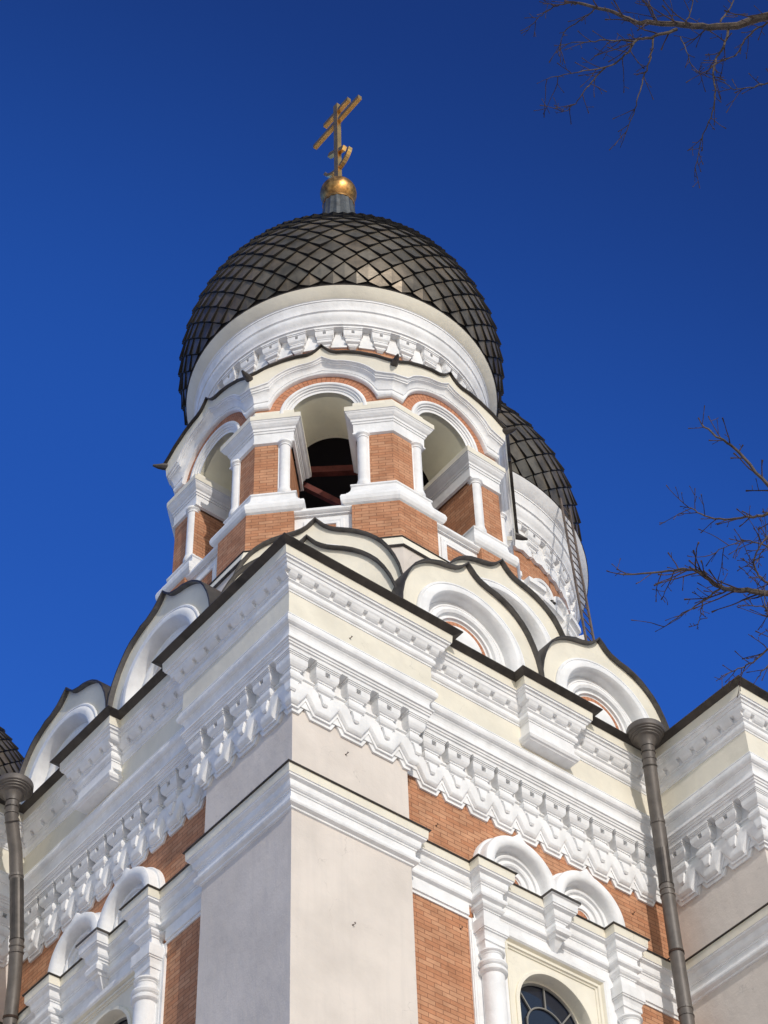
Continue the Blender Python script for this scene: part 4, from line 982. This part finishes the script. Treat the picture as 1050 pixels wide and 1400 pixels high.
def limb(px_pts, r0, r1, dens=1.0, twl=.30, name="branch"):
    k_ = .80 if r0 > .02 else .62; r0 *= k_; r1 *= k_; P = [px(*q) for q in px_pts]; L = smooth_line(P, 5); n = len(L); mbt = MB()
    for i in range(1, n-1): L[i] = L[i] + Vector((rng.gauss(0, .003), rng.gauss(0, .003), rng.gauss(0, .003)))
    rad = [r0 + (r1-r0)*(i/(n-1))**.8 for i in range(n)]
    mbt.tube(L, rad, BARK, n=7)
    for i in range(2, n):
        if rng.random() < dens*.62:
            d = (L[i]-L[i-1]).normalized(); ax = d.cross(Vector((rng.gauss(0, 1), rng.gauss(0, 1), rng.gauss(0, 1)))).normalized()
            dd = Matrix.Rotation(rng.uniform(.5, 1.1), 3, ax) @ d
            grow(mbt, L[i], dd, twl*rng.uniform(.3, 1.15), max(.0028, min(rad[i]*.55, .005)), 1)
    grow(mbt, L[-1], L[-1]-L[-2], twl*.3, r1*.9, 1)
    mbt.build(name, TR)
    return L
D1 = 13.0
# upper spray
limb([(1330, -60, 12.6), (1180, -10, 12.8), (1050, 22, 13), (1000, 36, 13), (950, 36, 13.1), (905, 32, 13.2), (870, 31, 13.2), (840, 18, 13.3), (790, 4, 13.4)], .042, .011, .9)
limb([(790, 4, 13.4), (770, 5, 13.5), (750, 14, 13.5), (735, 25, 13.6), (722, 41, 13.6)], .009, .003, .6, .15)
limb([(815, 11, 13.4), (795, 27, 13.5), (775, 40, 13.5), (767, 55, 13.6), (765, 68, 13.6)], .008, .003, .6, .12)
limb([(925, 40, 13.1), (895, 50, 13.0), (870, 56, 13.0), (855, 75, 12.9), (830, 92, 12.9), (790, 98, 12.8), (748, 108, 12.8)], .018, .003, .9, .22)
limb([(870, 56, 13.0), (835, 55, 13.0), (800, 57, 13.0), (765, 62, 13.1)], .010, .003, .9, .15)
limb([(828, 92, 12.9), (812, 108, 12.9), (800, 124, 12.8), (782, 145, 12.8), (768, 153, 12.8)], .009, .003, .7, .14)
limb([(893, 53, 13.0), (889, 80, 12.9), (880, 105, 12.9), (874, 130, 12.8), (866, 155, 12.8), (852, 192, 12.8)], .010, .0035, .8, .15)
limb([(995, 40, 13.0), (990, 62, 12.9), (980, 78, 12.9), (975, 100, 12.8), (978, 130, 12.7), (972, 160, 12.7), (960, 190, 12.7), (950, 236, 12.7)], .014, .0035, .9, .17)
limb([(1090, 18, 12.7), (1050, 32, 12.8), (1022, 50, 12.8), (1010, 72, 12.8), (990, 82, 12.8), (972, 92, 12.8)], .012, .004, .7, .15)
limb([(1100, 105, 12.6), (1050, 114, 12.7), (1025, 120, 12.7), (1000, 120, 12.8), (985, 105, 12.8)], .009, .003, .8, .15)
limb([(930, 50, 13.1), (940, 75, 13.0), (948, 95, 13.0), (957, 100, 13.0)], .006, .003, .7, .10)
limb([(985, 30, 13.1), (998, 10, 13.2), (1008, -10, 13.3)], .010, .005, .9, .2)
limb([(935, 34, 13.1), (945, 12, 13.2), (950, -10, 13.3)], .008, .004, .9, .2)
limb([(900, 32, 13.2), (890, 10, 13.2), (880, -15, 13.3)], .008, .004, .9, .2)
# middle spray
limb([(1250, 560, 11.9), (1150, 690, 12.0), (1080, 690, 12.1), (1050, 664, 12.2), (1010, 618, 12.3), (985, 600, 12.3), (960, 581, 12.4)], .022, .006, .8, .18)
limb([(1230, 640, 11.9), (1120, 690, 12.0), (1050, 703, 12.0), (1020, 708, 12.0), (985, 710, 12.1), (965, 706, 12.1), (942, 694, 12.1)], .020, .005, .8, .18)
limb([(1260, 760, 11.7), (1120, 815, 11.7), (1050, 811, 11.7), (1015, 806, 11.7), (985, 803, 11.8), (965, 788, 11.8), (942, 779, 11.8), (905, 782, 11.9), (848, 785, 11.9)], .030, .005, 1.0, .26)
limb([(985, 804, 11.8), (965, 820, 11.8), (940, 835, 11.8), (908, 857, 11.9)], .010, .004, .9, .2)
limb([(960, 824, 11.8), (958, 840, 11.8), (954, 855, 11.8)], .006, .003, .5, .1)
limb([(1060, 800, 11.7), (1040, 790, 11.7), (1030, 770, 11.7), (1040, 745, 11.7), (1055, 725, 11.8)], .012, .005, 1.3, .22)
limb([(1070, 755, 11.8), (1035, 742, 11.8), (1010, 740, 11.8), (980, 755, 11.8)], .009, .003, 1.2, .2)
limb([(1120, 850, 11.6), (1080, 835, 11.6), (1045, 830, 11.6), (1025, 828, 11.6)], .010, .004, .9, .15)
limb([(1180, 830, 11.5), (1100, 870, 11.5), (1050, 888, 11.5), (1030, 905, 11.5), (1010, 915, 11.5), (990, 923, 11.5)], .014, .004, .9, .18)
limb([(1120, 890, 11.5), (1060, 905, 11.5), (1045, 915, 11.5), (1035, 928, 11.5)], .009, .004, .6, .12)
limb([(1100, 700, 12.0), (1070, 725, 11.9), (1050, 745, 11.9), (1030, 775, 11.8)], .010, .004, 1.2, .2)
limb([(1090, 860, 11.5), (1062, 850, 11.5), (1048, 835, 11.5), (1046, 800, 11.6)], .010, .004, 1.1, .2)
# trunk and scaffold limbs outside the frame
tb = Vector((-2.6, -15.5, 0)); mbt = MB()
A1 = px(1330, -60, 12.6); A2 = px(1250, 560, 11.9); A3 = px(1260, 760, 11.7)
fork = Vector((tb.x+.2, tb.y+.3, 6.0)); top = Vector((tb.x+.1, tb.y+.8, 10.5))
mbt.tube(smooth_line([tb, tb + Vector((.05, .05, 2)), tb + Vector((.15, .1, 4)), fork, Vector((fork.x, fork.y+.3, 8.3)), top, top + Vector((.3, .2, 2.2)), top + Vector((.8, .1, 4.6))], 4), [.30 - .0102*i for i in range(29)], BARK, n=14)
mbt.build("trunk", TR)
for src, dst, r0, r1 in ((top, A1, .11, .05), (Vector((fork.x, fork.y+.3, 8.3)), A2, .09, .022), (fork, A3, .10, .03), (fork, px(1230, 640, 11.9), .06, .02), (fork, px(1180, 830, 11.5), .06, .014)):
    mbt = MB(); mid = (src+dst)/2 + Vector((.2, -.1, .5)); L = smooth_line([src, mid, dst], 6); n = len(L); mbt.tube(L, [r0 + (r1-r0)*i/(n-1) for i in range(n)], BARK, n=8); mbt.build("limb", TR)
rng2 = random.Random(5)
for i in range(12):
    z = rng2.uniform(6.5, 14.6); t = (z-6)/9; base = Vector((tb.x + .2 + .7*max(0, t-.5), tb.y + .3 + .3*t, z))
    a = rng2.uniform(-2.3, .25); L = rng2.uniform(1.6, 3.4)*(1.15-.6*t); d = Vector((math.cos(a), math.sin(a), .55))
    pts = smooth_line([base, base + d*L*.35 + Vector((0, 0, .1)), base + d*L*.7, base + d*L + Vector((0, 0, .35))], 5); n = len(pts); mbt = MB()
    mbt.tube(pts, [.05*(1.2-.7*t)*(1-.85*k/(n-1)) + .004 for k in range(n)], BARK, n=7)
    for k in range(4, n): grow(mbt, pts[k], (pts[k]-pts[k-1]) + Vector((rng2.gauss(0, .25), rng2.gauss(0, .25), .15)), rng2.uniform(.4, .9), .009, 0)
    mbt.build("limb", TR)
print("brackets", nb, "objects", len(bpy.data.objects))
